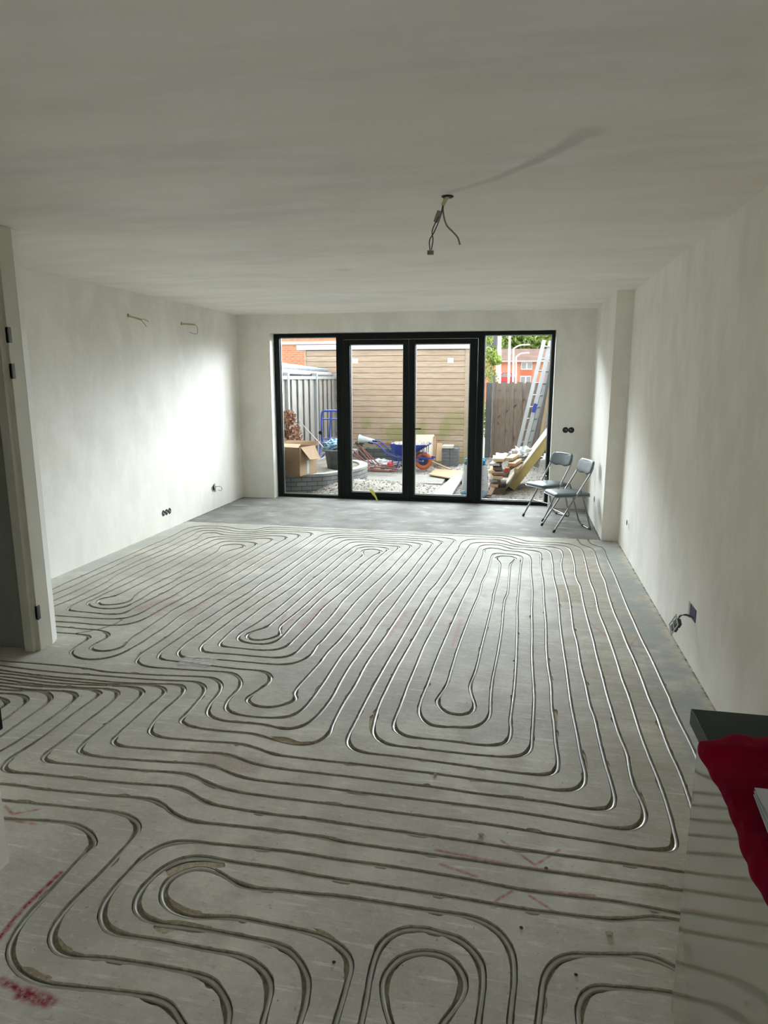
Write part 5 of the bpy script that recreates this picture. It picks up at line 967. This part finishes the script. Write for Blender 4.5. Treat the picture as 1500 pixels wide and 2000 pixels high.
# insulated panel leaning to the right
pn = thing('insulation_panel', (-.105, 11.3, -.075), 'thick cream-faced panel with a yellow edge leaning beside the window', 'panel')
ang = math.radians(55.5)
PM = Matrix.Rotation(PI/2-ang, 4, 'Y')
MB().box(-.062, .062, 0, .9, 0, 2.0, PM).build('foam_core', M_foamy, pn); MB().box(-.078, -.062, -.006, .9, -.06, 2.0, PM).build('outer_facing', M_foam, pn); MB().box(-.062, -.060, -.008, 0, 0, 2.0, PM).build('dark_seam', M_black, pn)
tag(MB().grid(crumple(.26, .25, .15, 5, 5, .6), 50, 30).build('dust_sheet', M_plast, smooth=True, loc=(0.072, 11.950, 0.380)), 'crumpled white dust sheet over the back of the lumber', 'sheet')
# ladders leaning against the neighbour's wall
def ladder(a0, a1, width, label, n=11, dirv=(0, .0, 0)):
    o = thing('aluminium_ladder', a0, label, 'ladder', group='aluminium ladders leaning behind the lumber'); A = Vector(a0); B = Vector(a1)-A; wv = Vector(width)
    for s in (0, 1): MB().beam(wv*s, B+wv*s, .03, .075).build('stile', M_alu, o)
    for i in range(n): p = B*((i+.5)/n); MB().tube([p, p+wv], .014, n=8).build('rung', M_alu, o)
    return o
ladder((-0.078, 14.200, 0.058), (0.402, 14.200, 2.477), (.14, .34, .0), 'aluminium ladder at the left, leaning furthest from the wall', 10)
ladder((0.046, 14.000, 0.084), (0.487, 14.000, 2.211), (.10, .30, .0), 'aluminium ladder at the right with a blue sticker on its stile', 9)
l0 = COL.objects[-1]
while l0.parent: l0 = l0.parent
bs_ = MB().box(-.035, .035, -.018, -.008, -.09, .09).build('blue_sticker', M_blue, l0); bs_.location = Vector((0.265, 13.930, 1.145))-l0.location; bs_.rotation_euler = (0, .24, 0)
for a, c_, w, mt, lab in (((0.266, 13.700, 0.094), (0.572, 13.700, 2.200), .05, M_dconc, 'dark strip board leaning right of the ladders'), ((0.331, 13.500, 0.110), (0.611, 13.500, 2.193), .045, M_pine, 'pale lath leaning right of the dark strip board'), ((0.378, 13.400, 0.113), (0.644, 13.400, 2.189), .04, M_grw, 'greyish lath leaning rightmost beside the window edge')):
    tag(MB().beam(a, c_, .03, w).build('leaning_lath', mt), lab, 'board', 'boards leaning right of the ladders')
# neighbour's dark wall on the right, gate, concrete post
struct(box_obj('wall_garden', (.67, .97, 12.6, 16.2, GZ, 2.45), M_dkbrick))
struct(box_obj('wall_garden_near', (1.05, 1.3, 9.6, 12.6, GZ, 2.2), M_dkbrick))
gt = thing('garden_gate', (-.65, 16, GZ), 'weathered brown plank gate closing the garden on the right', 'gate')
b = MB(); x = .0
i = 0
while x < 1.2:
    if i % 2 == 0: b.box(x, x+.115, -.035, -.015, .06, 1.745)
    else: b.box(x+.01, x+.10, .015, .035, .12, 1.715)
    x += .098 if i % 2 == 0 else .085; i += 1
b.build('gate_planks', M_gatew, gt)
MB().beam((.12, .0, .95), (.95, .0, 1.55), .05, .02).build('gate_brace', M_gatew, gt); MB().beam((.12, .0, .85), (.75, .0, .30), .05, .02).build('gate_brace', M_gatew, gt)
MB().box(.0, 1.22, -.012, .012, 1.56, 1.64).build('gate_rail', M_gatew, gt); MB().box(.0, 1.22, -.012, .012, .12, .20).build('gate_rail', M_gatew, gt)
tag(MB().box(-.80, -.665, 15.93, 16.07, GZ, 1.63).build('gate_post', M_dconc, bevel=.01), 'dark grey post at the left side of the brown garden gate', 'post')
tag(MB().box(-.66, -.60, 15.90, 15.96, GZ, 1.80).build('timber_post', M_gatew, bevel=.004), 'slim brown timber post between the grey post and the gate', 'post')
# hedge and street beyond
bush('green_tree', (-1.2, 24, GZ), [((.12, 0, 2.70), (.24, .4, .28)), ((-.05, 0, 2.2), (.34, .4, .4)), ((.2, 0, 1.7), (.22, .4, .5)), ((-.1, .3, 3.15), (.28, .3, .25)), ((.30, 0, 2.45), (.22, .3, .18))], 1500, .06, M_leafg, 'bright green tree behind the gap left of the garden gate', 'tree', [((.1, 0, 0), (.15, 0, 2.8), .05)], 12)
bush('low_hedge', (-1.2, 19.5, GZ), [((0, 0, .4), (.5, .3, .3)), ((.2, 0, .8), (.3, .3, .35))], 900, .05, M_leafg, 'low green hedge seen through the gap beside the grey post', 'hedge', [((0, 0, 0), (0, 0, .6), .03)], 13)
fh = thing('terraced_house', (0, 45, GZ), 'distant orange brick house with a brown tiled roof and white windows', 'house')
def at45(x, y): return (x, 0, y-GZ)
MB().box(-2.2, 2.6, 0, 7, 0, 2.95).build('brick_wall', M_orbrick, fh)
MB().prism([(-2.3, -.25, 2.92), (-2.3, 3.5, 3.80), (-2.3, 7.2, 2.92)], (5.1, 0, 0)).build('tiled_roof', M_tile, fh)
for x0, x1, z0, z1 in ((-.10, .60, 2.36, 2.83), (-.13, .56, 1.45, 1.98)):
    fr_ = MB().box(x0, x1, -.06, -.01, z0, z1).build('window_frame', M_fascia, fh)
    for k in range(2):
        w = (x1-x0)/2; MB().box(x0+k*w+.05, x0+(k+1)*w-.03, -.075, -.06, z0+.06, z1-.06).build('window_pane', M_pane, fr_)
MB().box(-.12, .6, -.03, 0, 2.02, 2.33).build('red_panel', mat('red_brick_panel', (.50, .12, .05), .8), fh)
MB().box(-2.2, 2.6, -.30, -.2, 2.84, 2.93).build('gutter', M_pvc, fh)
rf = thing('tiled_house', (-1.9, 35, GZ), 'house with a grey tiled roof at the upper left behind the green tree', 'house')
MB().prism([(-2, 0, 2.9), (.60, 0, 2.9), (.60, 2.4, 5.0), (-2, 2.4, 5.0)], (0, .05, .05)).build('tiled_roof', M_gtile, rf); MB().box(-2, .58, .15, 4, 0, 2.98).build('brick_wall', M_orbrick, rf); MB().box(.58, .64, -.05, 2.4, 2.5, 5.1).build('downpipe', M_dconc, rf)
for i, (a, c_, arm, r_, lab) in enumerate([((-0.753, 25.000, -1.059), (-0.839, 25.000, 3.483), None, .055, 'thickest white pole, leftmost above the garden gate'), ((-0.491, 28.000, -1.386), (-0.550, 28.000, 3.688), None, .045, 'second white pole from the left above the gate'), ((-0.306, 30.000, -1.604), (-0.408, 30.000, 2.961), (0.225, 30.000, 3.125), .035, 'taller white street lamp with a curved arm'), ((-0.208, 32.000, -1.824), (-0.307, 32.000, 2.680), (0.232, 32.000, 2.857), .035, 'shorter white street lamp with a curved arm')]):
    o = thing('street_lamp' if arm else 'white_pole', a, lab, 'street lamp' if arm else 'pole', group='white poles beyond the gate'); A = Vector(a)
    MB().tube([(0, 0, 0), tuple(Vector(c_)-A)], r_, n=10).build('pole', M_pole, o, smooth=True)
    if arm:
        q0, q1 = Vector(c_)-A, Vector(arm)-A; mid = q0*.6+q1*.4; mid.z = q1.z-.03
        MB().tube(crs([tuple(q0), tuple(mid), tuple(q1)], .05), .028, n=8).build('lamp_arm', M_pole, o, smooth=True); MB().box(q1.x-.25, q1.x+.05, -.06, .06, q1.z-.03, q1.z+.02).build('lamp_head', M_pole, o)
cr_ = thing('parked_car', (-.86, 41, .62), 'small red car parked beyond the gate', 'car')
MB().prism([(-.55, 0, .9), (-.5, 0, 1.2), (-.3, 0, 1.45), (.25, 0, 1.45), (.45, 0, 1.2), (.5, 0, .9)], (0, 1.6, 0)).build('car_body', M_red, cr_, bevel=.04); MB().box(-.55, .5, -.02, 1.6, -.4, .9).build('car_body', M_red, cr_, bevel=.05)
MB().prism([(-.40, -.02, 1.18), (-.25, -.02, 1.38), (.2, -.02, 1.38), (.36, -.02, 1.18)], (0, .02, 0)).build('car_window', M_pane, cr_)
for x in (-.4, .35): MB().lathe([(0, -.1), (.3, -.1), (.3, .1), (0, .1)], n=20, M=Matrix.Translation(Vector((x, 0, -.42))) @ Matrix.Rotation(PI/2, 4, 'X')).build('wheel', M_black, cr_)
TS = [(-3.4, 58, 6.6, 2.2, 21), (-.2, 64, 6.9, 2.3, 22), (2.6, 60, 6.8, 2.6, 23), (5.4, 66, 7.2, 2.6, 24)]
TLb = ['leafy tree furthest left behind the distant houses', 'leafy tree behind the middle of the brown tiled roof', 'leafy tree above the right end of the tiled roof', 'leafy tree furthest right behind the ladder top']
for (x, y, zc, r_, sd), lab in zip(TS, TLb):
    bush('background_tree', (x, y, GZ), [((0, 0, zc-1.4), (r_*.8, r_*.8, r_*.55)), ((-r_*.4, 0, zc-2.2), (r_*.6, r_*.6, r_*.5)), ((r_*.4, 0, zc-1.8), (r_*.6, r_*.6, r_*.5)), ((0, 0, zc), (r_*.5, r_*.5, r_*.4))], 5200, .27, M_leafd, lab, 'tree', [((0, 0, 0), (0, 0, zc-1.5), .16)], sd)
